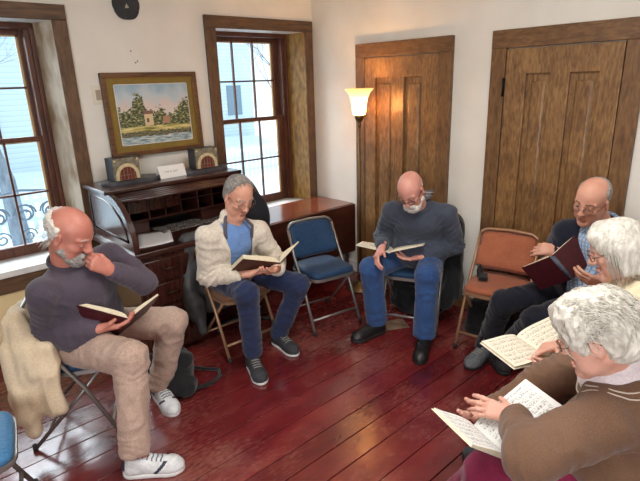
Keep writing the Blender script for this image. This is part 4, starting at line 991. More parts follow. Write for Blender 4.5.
# black office chair at the desk
oc = tag(empty('office_chair', (1.955, 3.03, 0), math.radians(75)), 'black rounded office chair back behind the man in the cream fleece', 'chair')
BLKF = fabric_mat('black_upholstery', srgb(20, 20, 24), srgb(38, 38, 44), 40, .6, .1, sheen=.1); BLKP = plain('black_plastic', srgb(18, 18, 20), .4)
S = SDF((-.3, -.3, .5), (.3, .3, 1.3), .008); S.ell((-.20, 0, .90), (.05, .15, .21), None, .02)
v, q = S.mesh(); mesh_np('backrest', v, q, BLKF, oc)
S = SDF((-.3, -.3, .3), (.3, .3, .7), .008); S.box((.02, 0, .47), (.2, .2, .04), None, .035, .01); v, q = S.mesh(); mesh_np('seat', v, q, BLKF, oc)
mb = MB(); mb.box((-.22, -.03, .44), (-.02, .03, .455)); mb.tube([(-.215, 0, .445), (-.235, 0, .55), (-.22, 0, .75)], .018, 8); mb.build('back_bracket', BLKP, oc)
mb = MB(); mb.tube([(0, 0, .08), (0, 0, .44)], .028, 12); mb.build('post', BLKP, oc)
for k_ in range(5):
    a = k_*2*math.pi/5+.3; mb = MB(); mb.tube([(0, 0, .1), (.24*math.cos(a), .24*math.sin(a), .065)], [.022, .014], 8); l = mb.build('base_arm', BLKP, oc)
    mb = MB(); c = (.24*math.cos(a), .24*math.sin(a), .026); mb.tube([(c[0], c[1]-.014, c[2]), (c[0], c[1]+.014, c[2])], .025, 14); mb.build('caster', BLKP, l)
# ---------------------------------------------------------------- books
PAGEC = srgb(232, 224, 204)
def page_mat(name, c, rows, staff=True):
    m, nt, b = newmat(name); tc = N(nt, 'ShaderNodeTexCoord'); sx = N(nt, 'ShaderNodeSeparateXYZ'); nt.links.new(tc.outputs['UV'], sx.inputs[0])
    def M(op, a, b_=None, c_=None):
        n = N(nt, 'ShaderNodeMath', operation=op)
        for i, q in enumerate((a, b_, c_)):
            if q is None: continue
            if isinstance(q, (int, float)): n.inputs[i].default_value = q
            else: nt.links.new(q, n.inputs[i])
        return n.outputs[0]
    u, v = sx.outputs['X'], sx.outputs['Y']
    inside = M('MULTIPLY', M('MULTIPLY', M('GREATER_THAN', u, .07), M('LESS_THAN', u, .93)), M('MULTIPLY', M('GREATER_THAN', v, .07), M('LESS_THAN', v, .92)))
    r = M('FRACT', M('MULTIPLY', v, rows)); band = M('MULTIPLY', M('GREATER_THAN', r, .30), M('LESS_THAN', r, .78))
    mp = N(nt, 'ShaderNodeMapping'); mp.inputs['Scale'].default_value = (64, rows*6.0, 1); nt.links.new(tc.outputs['UV'], mp.inputs['Vector'])
    wn = N(nt, 'ShaderNodeTexWhiteNoise'); wn.noise_dimensions = '2D'; fl = N(nt, 'ShaderNodeVectorMath', operation='FLOOR'); nt.links.new(mp.outputs[0], fl.inputs[0]); nt.links.new(fl.outputs[0], wn.inputs['Vector'])
    note = M('MULTIPLY', M('GREATER_THAN', wn.outputs['Value'], .72), band)
    line = M('MULTIPLY', M('LESS_THAN', M('FRACT', M('MULTIPLY', r, 10.0)), .3), band)
    mp2 = N(nt, 'ShaderNodeMapping'); mp2.inputs['Scale'].default_value = (90, rows*1.0, 1); nt.links.new(tc.outputs['UV'], mp2.inputs['Vector'])
    wn2 = N(nt, 'ShaderNodeTexWhiteNoise'); wn2.noise_dimensions = '2D'; fl2 = N(nt, 'ShaderNodeVectorMath', operation='FLOOR'); nt.links.new(mp2.outputs[0], fl2.inputs[0]); nt.links.new(fl2.outputs[0], wn2.inputs['Vector'])
    words = M('MULTIPLY', M('MULTIPLY', M('GREATER_THAN', r, .06), M('LESS_THAN', r, .20)), M('GREATER_THAN', wn2.outputs['Value'], .4))
    ink = M('MULTIPLY', inside, M('MINIMUM', 1.0, M('ADD', M('ADD', M('MULTIPLY', note, .5), M('MULTIPLY', line, .35)), M('MULTIPLY', words, .4))))
    mx = N(nt, 'ShaderNodeMix', data_type='RGBA'); nt.links.new(ink, mx.inputs[0]); mx.inputs[6].default_value = c; mx.inputs[7].default_value = srgb(70, 66, 64)
    nt.links.new(mx.outputs[2], b.inputs['Base Color']); b.inputs['Roughness'].default_value = .75; b.inputs['Specular IOR Level'].default_value = .25; return m
PAGE = page_mat('music_page', PAGEC, 7); PAGEW = page_mat('music_page_white', srgb(232, 232, 228), 7)
EDGE = noise_mat('page_edges', srgb(206, 192, 160), srgb(232, 222, 196), 120, .8, stretch=(.2, .2, 4), bmp=.1)
MAROON = noise_mat('maroon_cover', srgb(58, 14, 22), srgb(78, 20, 30), 40, .45, bmp=.1); GREYSP = noise_mat('grey_spine_cloth', srgb(70, 78, 92), srgb(92, 100, 112), 60, .7, bmp=.1)
BROWNC = noise_mat('brown_cover', srgb(66, 38, 30), srgb(92, 56, 44), 40, .5, bmp=.1); WHITEC = plain('pale_cover', srgb(222, 214, 196), .6)
def book(name, S, a, bR, bL, w, hgt, tR, tL, cover, spine, label, cat='book', page=None, curveR=.012, curveL=.012, up=(0, 0, 1)):
    """S head end of the spine, a along the spine to its foot, bR/bL the two opened halves"""
    page = page or PAGE
    S = np.asarray(S, float); a = nrm(a); r = tag(empty(name, tuple(S+a*hgt/2)), label, cat, 'open song books'); base = S+a*hgt/2
    nn = np.cross(a, nrm(bL)-nrm(bR)); nn = nrm(nn if nn @ np.asarray(up, float) > 0 else -nn)
    for b_, t, cv, sd in ((bR, tR, curveR, 1), (bL, tL, curveL, -1)):
        b_ = nrm(np.asarray(b_, float)-a*(np.asarray(b_, float) @ a)); n = np.cross(a, b_); n = n if n @ nn > 0 else -n
        mb = MB(); c = S+a*hgt/2+b_*(w/2+.002)-n*.0015
        mb.obox(c-base, b_, a, n, (w/2+.003, hgt/2+.003, .0016), .001); cv_ = mb.build('cover', cover, r)
        nu = 14
        def top(u, v): x = w*u; return S+b_*(x*1.0+.0)+a*hgt*v+n*(t*min(1, (u/.12)**.5 if u < .12 else 1)+cv*math.sin(math.pi*min(1, u*1.0))*(1-u)*1.2)
        T = np.array([[top(i/(nu-1), j/3) for j in range(4)] for i in range(nu)])-base
        B = np.array([[S+b_*w*i/(nu-1)+a*hgt*j/3 for j in range(4)] for i in range(nu)])-base
        mb = MB(); mb.mi = 0; mb.grid(T); mb.mi = 1
        mb.grid(np.stack([T[:, 0], B[:, 0]], 1), False); mb.grid(np.stack([T[:, -1], B[:, -1]], 1), False); mb.grid(np.stack([T[-1], B[-1]], 1), False); mb.grid(np.stack([T[0], B[0]], 1), False); mb.grid(B, False)
        mb.build('pages', [page, EDGE], r)
    mb = MB(); sw_ = .012+max(tR, tL)*.4
    pts = [S-base-a*.002, S-base+a*(hgt+.002)]
    bRn, bLn = nrm(bR), nrm(bL); G = np.array([[S-base+a*(hgt*j)+bRn*sw_*max(0, 1-i/3)+bLn*sw_*max(0, i/3-1)-nn*(.004+.004*math.sin(math.pi*i/6)) for j in (0, 1)] for i in range(7)])
    mb.grid(G); q = mb.build('spine', spine or cover, r); q.modifiers.new('s', 'SOLIDIFY').thickness = .002
    return r

# ---------------------------------------------------------------- the six singers
def base_of(J): return V((J['aL'][0]+J['aR'][0])/2, (J['aL'][1]+J['aR'][1])/2, 0)
SOLEW = plain('white_sole', srgb(222, 222, 220), .6); SOLED = plain('dark_sole', srgb(30, 28, 28), .7)
SHW = noise_mat('white_trainer', srgb(196, 198, 200), srgb(226, 228, 228), 30, .6, bmp=.15); NAVY = plain('navy_accent', srgb(40, 44, 62), .6)
SHD = noise_mat('charcoal_trainer', srgb(36, 36, 40), srgb(58, 58, 62), 60, .8, bmp=.2); BOOT = noise_mat('black_boot_leather', srgb(20, 19, 20), srgb(34, 32, 32), 30, .42, bmp=.2)
SHG = noise_mat('grey_trainer', srgb(84, 88, 94), srgb(112, 116, 120), 50, .8, bmp=.2); LACE_W = plain('white_lace', srgb(226, 226, 224), .7); LACE_N = plain('blue_grey_lace', srgb(104, 110, 124), .8); LACE_G = plain('grey_lace', srgb(140, 136, 130), .8)
DENIM = fabric_mat('blue_denim', srgb(32, 56, 98), srgb(56, 88, 138), 90, .85, .25); DENIMN = fabric_mat('navy_denim', srgb(26, 33, 58), srgb(43, 54, 88), 90, .85, .25); KHAKI = fabric_mat('khaki_cotton', srgb(158, 132, 118), srgb(190, 164, 148), 40, .85, .15)
HEMX = 0
BLKT = fabric_mat('black_trousers', srgb(18, 20, 30), srgb(30, 33, 46), 50, .85, .15); GREYT = fabric_mat('dark_grey_trousers', srgb(56, 58, 68), srgb(78, 80, 90), 50, .85, .15); MARO = fabric_mat('maroon_trousers', srgb(98, 18, 48), srgb(126, 30, 64), 50, .8, .2)
GLF = plain('glasses_dark', srgb(40, 30, 28), .35); GLM = plain('glasses_metal', srgb(120, 96, 78), .3, .7)
HGREY = noise_mat('hair_grey', srgb(112, 106, 102), srgb(168, 162, 156), 90, .7, stretch=(1, 1, .4), bmp=.3)
HWHITE = noise_mat('hair_white', srgb(196, 190, 180), srgb(228, 224, 216), 70, .6, stretch=(1, 1, .4), bmp=.35); HSILV = noise_mat('hair_silver', srgb(176, 170, 158), srgb(226, 222, 212), 60, .5, stretch=(1, 1, .3), bmp=.3)
HGRD = noise_mat('hair_dark_grey', srgb(104, 98, 94), srgb(166, 159, 152), 120, .7, stretch=(1, 1, .3), bmp=.35)
BROWG = plain('brow_grey', srgb(150, 132, 122), .8); BROWW = plain('brow_pale', srgb(196, 170, 155), .8); BROWB = plain('brow_brownish', srgb(120, 92, 78), .8)
fem_scale = .93
def fringe(top, front, back_lo=-.06, thick=.006):
    """hair round the back and sides only, below the level `top`, behind `front`"""
    def b(S):
        S.ell((-.008, 0, .045), (.098+thick, .076+thick, .083+thick), None, .01)
       
        S.func(lambda X, Y, Z: Z-top-.25*np.maximum(0, -X-.02)+0*Y, .01)
        S.func(lambda X, Y, Z: X-front+0*Y-.0*Z, .01)
        S.func(lambda X, Y, Z: back_lo-Z+.25*(X+.05)+0*Y, .01)
        for t in (-1, 1): S.ell((-.004, t*.085, -.012), (.024, .022, .034), None, .006, 's')
    return b

# --- man in the purple-grey sweater
J = POSE['m1']; J.update(sL=V(.855, 2.565, .985), eL=V(.962, 2.45, .83), wL=V(.775, 2.372, .965)); base = base_of(J); h = Head(J['H'], -50, 33, 6, 1.04)
SK1 = skin_mat('skin_ruddy', srgb(182, 114, 98), srgb(204, 138, 120))
p1 = make_body(J, h, SK1, BROWW, dict(
    R=dict(d=(.86, -.35, -.05), n=(-.1, .5, .85), curl=(20, 22, 24, 28), thumb=(40, 20)),
    L=dict(d=(-.75, -.02, .65), n=(-.15, .95, .2), curl=(58, 62, 66, 70), thumb=(20, 40))), base, jowl=1.15, nose=1.1, neck=.062)
tag(p1, 'balding man in purple-grey sweater and khaki trousers, fist at chin, seated by left window', 'person', 'seated singers')
SW1 = fabric_mat('purple_grey_knit', srgb(64, 56, 66), srgb(90, 80, 92), 80, .9, .35)
lo, hi = bounds(J, ['P', 'N', 'sL', 'sR', 'eL', 'eR', 'wL', 'wR'], .28); S = SDF(lo, hi, .006); F = shells(S, J, 0, belly=.085, fat=1.12, arms_r=(.068, .06, .056, .043))
S.plane(J['P']-.03*F[2], -F[2], .02)
garment('sweater', S, SW1, p1, base, .007, 9, 11, 2, folds=arm_folds(J, .013)+[(J['P']+.1*F[2]+.1*F[0], F[2], .16, .06, .009)])
collar_ring(J, h, SW1, p1, base, .072, .011)
trousers(J, KHAKI, p1, base, (.10, .082, .078, .068), hem=.025, fat=1.05, seed=21, amp=.006)
for t in 'LR': shoe(J, t, SHW, SOLEW, p1, base, lace=LACE_N, acc=NAVY, L=.295)
hair_sdf(h, fringe(.055, -.012, -.075, .012), HWHITE, p1, base, amp=.006, freq=55)
def hw_(a, r):
    n = nrm(a-V(-.01, 0, .02)); t = nrm(V(-.3, r.uniform(-.6, .6), -1)); return [a, a+n*.009+t*.006, a+n*.015*r.uniform(.7, 1.3)+t*.018, a+n*.010+t*.030*r.uniform(.8, 1.2)]
strands(h, HWHITE, p1, base, 160, lambda r: V(-.02-.08*r.random(), r.choice((-1, 1))*.078*math.sqrt(max(.02, 1-r.random()**2)), r.uniform(-.04, .06)), hw_, .0011, seed=4)
def beard(full, lo_):
    def b(S):
        S.ell((.068, 0, -.082), (.046, .05, .042), None, .01); S.cap((.02, .06, -.05), (.075, .03, -.085), .02, .024, .02); S.cap((.02, -.06, -.05), (.075, -.03, -.085), .02, .024, .02)
        if full: S.cap((.098, -.026, -.047), (.098, .026, -.047), .0085, .0085, .01); S.cap((.096, .024, -.05), (.09, .032, -.08), .009, .012, .01); S.cap((.096, -.024, -.05), (.09, -.032, -.08), .009, .012, .01)
        S.ell((.106, 0, -.062), (.018, .024, .009), None, .006, 's')
    return b
hair_sdf(h, beard(1, 0), HGREY, p1, base, 'beard', amp=.004, freq=90, vox=.0035)

book('song_book', (.812, 2.33, .71), (-.25, .62, -.72), (-.85, .28, .47), (.84, -.10, .60), .245, .165, .022, .010, MAROON, None, 'maroon song book held open by the man in the purple-grey sweater')

# --- man in the cream fleece
J = POSE['m2']; base = base_of(J); h = Head(J['H'], -92, 31, -4, 1.02)
SK2 = skin_mat('skin_light', srgb(200, 144, 120), srgb(216, 162, 140))
p2 = make_body(J, h, SK2, BROWG, dict(
    R=dict(d=(.9, -.25, .0), n=(.05, .35, .9), curl=(12, 14, 16, 20), thumb=(50, 10)),
    L=dict(d=(-.8, -.35, .1), n=(.1, .4, .9), curl=(15, 18, 20, 24), thumb=(45, 10))), base)
tag(p2, 'grey-haired man in cream fleece over blue shirt and navy jeans, seated before the desk', 'person', 'seated singers')
FLEECE = noise_mat('cream_fleece', srgb(198, 186, 168), srgb(224, 214, 198), 70, .95, bmp=.6, sheen=.4, dist=.004); SHIRTB = fabric_mat('blue_shirt', srgb(88, 120, 172), srgb(116, 150, 198), 60, .85, .2); LINING = fabric_mat('grey_lining', srgb(70, 66, 76), srgb(92, 88, 96), 60, .9, .2)
lo, hi = bounds(J, ['P', 'N', 'sL', 'sR', 'eL', 'eR', 'wL', 'wR'], .26); S = SDF(lo, hi, .006); F = shells(S, J, -.004, belly=.03, sleeves=False)
garment('shirt', S, SHIRTB, p2, base, .005, 15, 31, 2, folds=[(J['P']+.2*F[2]+.1*F[0], nrm(F[2]+.4*F[1]), .15, .045, .005)])
def open_front(S, J, F, w0, w1, top=.1):
    f, l, u = F; P = J['P']; H = (J['N']-P) @ u
    def fn(X, Y, Z):
        x, y, z = X-P[0], Y-P[1], Z-P[2]; lat = x*l[0]+y*l[1]+z*l[2]; fr = x*f[0]+y*f[1]+z*f[2]; up = (x*u[0]+y*u[1]+z*u[2])/H
        w = w0+(w1-w0)*np.clip(up, 0, 1.1); return np.minimum(w-np.abs(lat), fr+.0)   # inside the opening is positive
    S.func(fn, .008)
S = SDF(lo, hi, .006); shells(S, J, .009, belly=.03, arms_r=(.058, .053, .05, .042)); open_front(S, J, F, .035, .095); S.plane(J['P']-.06*F[2], -F[2], .02)
S.cap(J['N']+.03*F[2]-F[0]*.05-F[1]*.03, J['N']+.03*F[2]-F[0]*.05+F[1]*.03, .035, .035, .03)
garment('fleece_jacket', S, FLEECE, p2, base, .006, 10, 33, 2, folds=arm_folds(J, .014))
def lapels(J, F, mat, body, base, name, w0, w1, r=.012, up1=1.02, off=.135, offt=.085):
    f, l, u = F; P = J['P']; H = (J['N']-P) @ u; mb = MB()
    for s in (-1, 1):
        pts = [P+u*H*t+l*s*(w0+(w1-w0)*t)+f*(off+(offt-off)*max(0, t-.5)*2) for t in np.linspace(.2, up1, 9)]; pts += [P+u*H*1.08+l*s*.055+f*.0, P+u*H*1.1+l*s*.02-f*.06]
        mb.tube(pts, [r]*len(pts), 8)
    o = mb.build(name, mat, body, base); o.location = (0, 0, 0); return o
lapels(J, F, LINING, p2, base, 'jacket_lining', .035, .09, .011)
trousers(J, DENIMN, p2, base, (.088, .07, .068, .062), hem=.03, seed=35)
for t in 'LR': shoe(J, t, SHD, SOLEW, p2, base, lace=LACE_G)
def crop_hair(front, side_lo, thick=.0045, rec=.25):
    def b(S):
        S.ell((-.01, 0, .047), (.098+thick, .077+thick, .085+thick), None, .01); S.ell((-.05, 0, -.015), (.055, .064, .07), None, .03)
        S.func(lambda X, Y, Z: X-front-rec*(.11-Z)*0-.0-np.where(np.abs(Y) < .1, .0, 0)+.55*(Z-.09)*0+np.where(Z > .03, -.35*np.abs(Y)*0, 0)+(.13-Z)*-.0, .01)
        S.func(lambda X, Y, Z: (X*.80+(.02-Z)*-.0)-front*.8-.45*(Z-.07)+.0*Y, .01)
        S.func(lambda X, Y, Z: side_lo-Z+.5*(X+.02)+0*Y, .01)
        for t in (-1, 1): S.ell((-.004, t*.085, -.012), (.024, .022, .036), None, .006, 's')
    return b
hair_sdf(h, crop_hair(.022, -.04), HGRD, p2, base, amp=.002, freq=95)
glasses(h, GLM, p2, base)
def short_root(zmin, front, zmax=.2):
    def f(r):
        while True:
            t = r.uniform(0, 6.283); z = r.uniform(-.04, .13); k = math.sqrt(max(.0, 1-((z-.046)/.087)**2)); q = V(-.01+.1*k*math.cos(t), .079*k*math.sin(t), z)
            if z < zmax and q[0] < front+.55*(z-.07) and z > zmin-.5*(-q[0]-.02)*0 and not (abs(q[0]) < .03 and z < .035 and q[0] > -.035): return q
    return f
def short_tip(L):
    def f(a, r):
        n = nrm(a-V(-.01, 0, .03)); t = nrm(V(-.8, r.uniform(-.3, .3), -.35-.6*(a[2] < .06))-0*n); t = nrm(t-n*(t @ n)); return [a-n*.002, a+t*L*.5+n*.004, a+t*L*r.uniform(.8, 1.2)+n*.003]
    return f
strands(h, HGRD, p2, base, 900, short_root(-.03, .026), short_tip(.024), .0011, seed=21)
book('song_book', (1.835, 2.43, .705), (-.12, .70, -.6), (-.93, .12, .30), (.9, .1, .42), .265, .175, .03, .008, BROWNC, None, 'thick brown song book held open by the man in the cream fleece', curveL=.03)

# --- bald bearded man in the blue-grey sweater
J = POSE['m3']; base = base_of(J); h = Head(J['H'], 196, 44, 4)
SK3 = skin_mat('skin_pinkish', srgb(200, 138, 122), srgb(216, 158, 142))
p3 = make_body(J, h, SK3, BROWG, dict(
    R=dict(d=(-.75, -.15, -.5), n=(.2, -.55, -.75), curl=(28, 32, 36, 40), thumb=(40, 20)),
    L=dict(d=(-.55, .75, -.1), n=(-.2, .1, .95), curl=(14, 16, 20, 24), thumb=(50, 10))), base, jowl=1.05)
tag(p3, 'bald man with white beard in blue-grey sweater and blue jeans, seated before the left door', 'person', 'seated singers')
SW3 = fabric_mat('blue_grey_knit', srgb(48, 52, 64), srgb(74, 80, 94), 80, .92, .35)
lo, hi = bounds(J, ['P', 'N', 'sL', 'sR', 'eL', 'eR', 'wL', 'wR'], .28); S = SDF(lo, hi, .006); F = shells(S, J, .004, belly=.06, fat=1.12, arms_r=(.064, .056, .054, .042)); S.plane(J['P']-.06*F[2], -F[2], .02)
garment('sweater', S, SW3, p3, base, .007, 9, 41, 2, folds=arm_folds(J, .014)+[(J['P']+.14*F[2]+.12*F[0], F[2], .18, .055, .011)]); collar_ring(J, h, SW3, p3, base, .07, .012)
PLAID = check_mat('plaid_collar', srgb(92, 90, 92), srgb(52, 52, 58), srgb(140, 136, 132))
S = SDF(J['N']-.2, J['N']+.25, .005); c = J['N']+.045*F[2]-.045*F[0]; S.cap(c+F[1]*.05, c-F[1]*.05, .03, .03, .02); S.cap(c+F[1]*.04, c+F[1]*.075+F[2]*.035, .022, .016, .02); garment('shirt_collar', S, PLAID, p3, base, .004, 30, 2)
trousers(J, DENIM, p3, base, (.094, .076, .076, .074), hem=.02, seed=45)
for t in 'LR': shoe(J, t, BOOT, SOLED, p3, base, boot=.06, L=.30)
hair_sdf(h, fringe(.012, -.03, -.06, .004), HWHITE, p3, base, amp=.002, freq=80)
hair_sdf(h, beard(1, 0), HWHITE, p3, base, 'beard', amp=.003, freq=90, vox=.0035)
glasses(h, GLF, p3, base, r=.0019)
book('song_book', (2.555, 2.14, .66), (.82, .42, -.14), (-.28, .95, .10), (.45, -.88, .30), .235, .155, .006, .005, WHITEC, None, 'thin pale song book open on the knees of the bald bearded man')

# --- man in the navy cardigan
J = POSE['m4']; base = base_of(J); h = Head(J['H'], 172, 24, -10)
p4 = make_body(J, h, SK2, BROWB, dict(
    R=dict(d=(-.25, .92, -.1), n=(.8, .2, -.5), curl=(22, 26, 30, 36), thumb=(30, 30)),
    L=dict(d=(-.6, .75, .15), n=(.8, .4, .4), curl=(22, 24, 26, 30), thumb=(50, 10))), base)
tag(p4, 'man with receding hair in navy cardigan over blue checked shirt, seated before the right door', 'person', 'seated singers')
CARDN = fabric_mat('navy_knit', srgb(20, 23, 36), srgb(34, 38, 54), 80, .92, .3); CHECK = check_mat('blue_check', srgb(186, 206, 226), srgb(116, 152, 198), srgb(140, 172, 210))
lo, hi = bounds(J, ['P', 'N', 'sL', 'sR', 'eL', 'eR', 'wL', 'wR'], .26); S = SDF(lo, hi, .006); F = shells(S, J, -.002, belly=.04, sleeves=False); garment('shirt', S, CHECK, p4, base, .004, 15, 51, 2)
S = SDF(lo, hi, .006); shells(S, J, .012, belly=.04, arms_r=(.07, .062, .06, .045)); open_front(S, J, F, .07, .1); S.plane(J['P']-.05*F[2], -F[2], .02); garment('cardigan', S, CARDN, p4, base, .006, 10, 53, 2, folds=arm_folds(J, .013))
collar_ring(J, h, CHECK, p4, base, .07, .014, 'shirt_collar')
trousers(J, BLKT, p4, base, (.09, .072, .07, .062), hem=.03, seed=55)
for t in 'LR': shoe(J, t, SHG if t == 'R' else SHD, SOLED, p4, base, lace=LACE_G)
hair_sdf(h, fringe(.085, -.0, -.05, .006), HGREY, p4, base, amp=.002, freq=80)
strands(h, HGREY, p4, base, 350, short_root(-.02, -.012, .085), short_tip(.022), .001, seed=22)
glasses(h, GLM, p4, base)
book('song_book', (2.705, 1.105, .838), (.315, -.59, -.75), (-.05, 1, -.02), (.80, -.55, .2), .215, .165, .014, .012, MAROON, GREYSP, 'maroon song book with grey spine held up by the man in the navy cardigan', up=(.64, .71, -.3))

# --- woman with straight white bob
J = POSE['w5']; base = base_of(J); h = Head(J['H'], 120, 24, 4, .96)
SK5 = skin_mat('skin_fair', srgb(204, 150, 130), srgb(222, 172, 154))
p5 = make_body(J, h, SK5, BROWW, dict(
    R=dict(d=(-.80, .55, -.12), n=(-.1, -.15, -1), curl=(6, 22, 32, 38), thumb=(35, 10)),
    L=dict(d=(-.1, .95, -.1), n=(.3, .1, .95), curl=(2, 2, 4, 6), thumb=(45, 10))), base, fem=True, sc=.92, neck=.05, voxel=.0038)
tag(p5, 'woman with straight white bob and glasses in cream quilted jacket, finger on her page', 'person', 'seated singers')
QUILT = noise_mat('cream_quilted', srgb(206, 192, 156), srgb(226, 214, 184), 24, .85, bmp=.5, dist=.01); SCARF = fabric_mat('navy_scarf', srgb(28, 34, 58), srgb(44, 54, 84), 60, .9, .3)
lo, hi = bounds(J, ['P', 'N', 'sL', 'sR', 'eL', 'eR', 'wL', 'wR'], .26); S = SDF(lo, hi, .006); F = shells(S, J, .01, belly=.03, fem=True, arms_r=(.06, .05, .045, .036)); S.plane(J['P']-.06*F[2], -F[2], .02); garment('jacket', S, QUILT, p5, base, .009, 17, 61, 2)
collar_ring(J, h, SCARF, p5, base, .066, .026, 'scarf')
trousers(J, GREYT, p5, base, (.09, .07, .066, .058), hem=.02, seed=65)
for t in 'LR': shoe(J, t, SHD, SOLED, p5, base, L=.25, w=.042)
def bob(S):
    S.ell((-.014, 0, .045), (.112, .093, .095), None, .02)
    for t in (-1, 1): S.cap((-.01, t*.07, .02), (.005, t*.08, -.07), .03, .022, .04); S.cap((-.06, t*.055, .0), (-.05, t*.066, -.08), .04, .026, .04)
    S.cap((-.085, 0, .0), (-.08, 0, -.075), .045, .03, .04); S.cap((.03, -.05, .105), (.07, .03, .095), .03, .022, .03)
    S.ell((.098, 0, -.03), (.06, .060, .105), None, .02, 's')
hair_sdf(h, bob, HSILV, p5, base, amp=.0018, freq=170, stretch=((1, 0, 0), (0, 1, 0), (0, 0, .08)), vox=.0035, sm=3)
def bobtip(a, r):
    d = nrm(a*V(1, 1, .2)); return [a, a+d*.008+V(.004, 0, -.03), a+d*.010+V(.008, 0, -.065), a+d*.004+V(.012+r.uniform(-.006, .006), 0, -.10-.02*r.random())]
def rootb(r):
    t = r.uniform(.95, 5.33); z = r.uniform(-.02, .115); k = math.sqrt(max(.02, 1-((z-.045)/.1)**2)); return V(-.014+.112*k*math.cos(t), .094*k*math.sin(t), z)
strands(h, HSILV, p5, base, 420, rootb, bobtip, .0013, seed=9)
glasses(h, GLM, p5, base, r=.0016)
book('song_book', (2.05, .955, .655), (-.35, -.93, -.06), (.82, -.1, .25), (-.88, .12, .04), .20, .21, .008, .01, WHITEC, None, 'cream song book with staves on the lap of the woman with the white bob', page=PAGE)

# --- woman in the brown cardigan
J = POSE['w6']; base = base_of(J); h = Head(J['H'], 106, 29, 0, .97)
p6 = make_body(J, h, SK5, BROWW, dict(
    L=dict(d=(-.10, .98, -.05), n=(.467, 0, -.884), curl=(10, 12, 14, 18), spread=7, thumb=(42, 12)),
    R=dict(d=(-.97, .12, .12), n=(.1, -.1, .97), curl=(12, 14, 18, 22), thumb=(50, 10))), base, fem=True, sc=.92, neck=.052, voxel=.0034)
tag(p6, 'woman with curly white hair in brown cardigan and maroon trousers, nearest the camera', 'person', 'seated singers')
BROWNK = fabric_mat('brown_knit', srgb(92, 66, 50), srgb(122, 92, 72), 110, .95, .5); PINKC = fabric_mat('pale_pink_collar', srgb(206, 192, 196), srgb(226, 214, 216), 50, .85, .1); TRIMW = plain('white_trim', srgb(196, 180, 166), .9)
lo, hi = bounds(J, ['P', 'N', 'sL', 'sR', 'eL', 'eR', 'wL', 'wR'], .26); S = SDF(lo, hi, .005); F = shells(S, J, .012, belly=.06, fem=True, fat=1.12, arms_r=(.068, .06, .055, .038)); S.ell(J['N']+.045*F[2]+.01*F[0], (.115, .125, .085), F, .02, 's'); S.plane(J['P']-.06*F[2], -F[2], .02)
sl_ = nrm(J['wL']-J['eL']); S.plane(J['wL']-.01*sl_, sl_, .004, J['wL']-.07, J['wL']+.07)
garment('cardigan', S, BROWNK, p6, base, .008, 9, 71, 2, folds=arm_folds(J, .014))
mb = MB()
for rr in (.122, .136):
    x, y = F[1], nrm(np.cross(F[2], F[1])); pts = []
    for a_ in np.linspace(0, 2*math.pi, 49)[:-1]:
        q = J['N']+x*rr*1.05*math.cos(a_)+y*rr*.95*math.sin(a_)+.12*F[2]
        for _ in range(160):
            ii = tuple(np.round((q-S.lo)/S.h).astype(int))
            if S.D[ii] < .005: break
            q = q-F[2]*.002
        pts.append(q)
    pts = [(pts[i-1]+pts[i]+pts[(i+1) % len(pts)])/3 for i in range(len(pts))]
    mb.tube(pts, .0024, 6, closed=True)
o = mb.build('neck_trim', TRIMW, p6, base); o.location = (0, 0, 0)
S = SDF(J['N']-.2, J['N']+.25, .004); ax = nrm(h.p(-.018, 0, -.045)-J['N']+.03*F[2]); S.cap(J['N']-.03*F[2]+.01*F[0], J['N']+ax*.055, .112, .074, .02); S.cap(J['N'], J['N']+ax*.14, .058, .062, .004, 's')
garment('shirt_collar', S, PINKC, p6, base, .002, 16, 73, 4)
mb = MB(); mb.tube([J['wL']-sl_*.014, J['wL']+sl_*.012], [.041, .037], 16); o = mb.build('shirt_cuff', PINKC, p6, base); o.location = (0, 0, 0)
trousers(J, MARO, p6, base, (.094, .078, .07, .062), hem=.02, seed=75)
for t in 'LR': shoe(J, t, SHD, SOLED, p6, base, L=.25, w=.042)
def curly(S):
    S.ell((-.016, 0, .05), (.114, .098, .098), None, .02); S.ell((-.06, 0, -.005), (.07, .085, .08), None, .03); S.ell((.045, 0, .105), (.05, .07, .035), None, .03)
    for t in (-1, 1): S.ell((.02, t*.07, .035), (.04, .022, .05), None, .02); S.ell((.0, t*.1, -.008), (.034, .045, .046), None, .01, 's')
    S.ell((.098, 0, -.03), (.06, .075, .105), None, .015, 's')
hair_sdf(h, curly, HSILV, p6, base, amp=.007, freq=42, stretch=((1, .2, 0), (0, 1, .3), (.3, 0, .6)), vox=.0035, sm=1)
def curltip(a, r):
    d = nrm(a-V(-.016, 0, .03)); t = nrm(np.cross(d, V(r.uniform(-.4, .4), 1, r.uniform(-.4, .4)))); t = t if t[0] < 0 else -t
    return [a+d*.002, a+d*.012+t*.012, a+d*.013+t*.028+V(0, 0, -.004), a+d*.004+t*.042+V(0, 0, -.01)]
def rootc(r):
    t = r.uniform(.5, 5.78); z = r.uniform(-.05, .135)
    while z < .03 and abs(math.sin(t)) > .55: t = r.uniform(.5, 5.78); z = r.uniform(-.05, .135)
    k = math.sqrt(max(.02, 1-((z-.05)/.1)**2)); return V(-.016+.112*k*math.cos(t), .096*k*math.sin(t), z)
strands(h, HSILV, p6, base, 650, rootc, curltip, .0016, seed=12)
glasses(h, GLM, p6, base, r=.0016)
book('song_book', (1.336, .742, .668), (-.24, -.96, -.12), (.87, -.02, .46), (-.75, .15, .6), .25, .165, .007, .006, WHITEC, None, 'white song book with staves held by the woman in the brown cardigan', page=PAGEW)

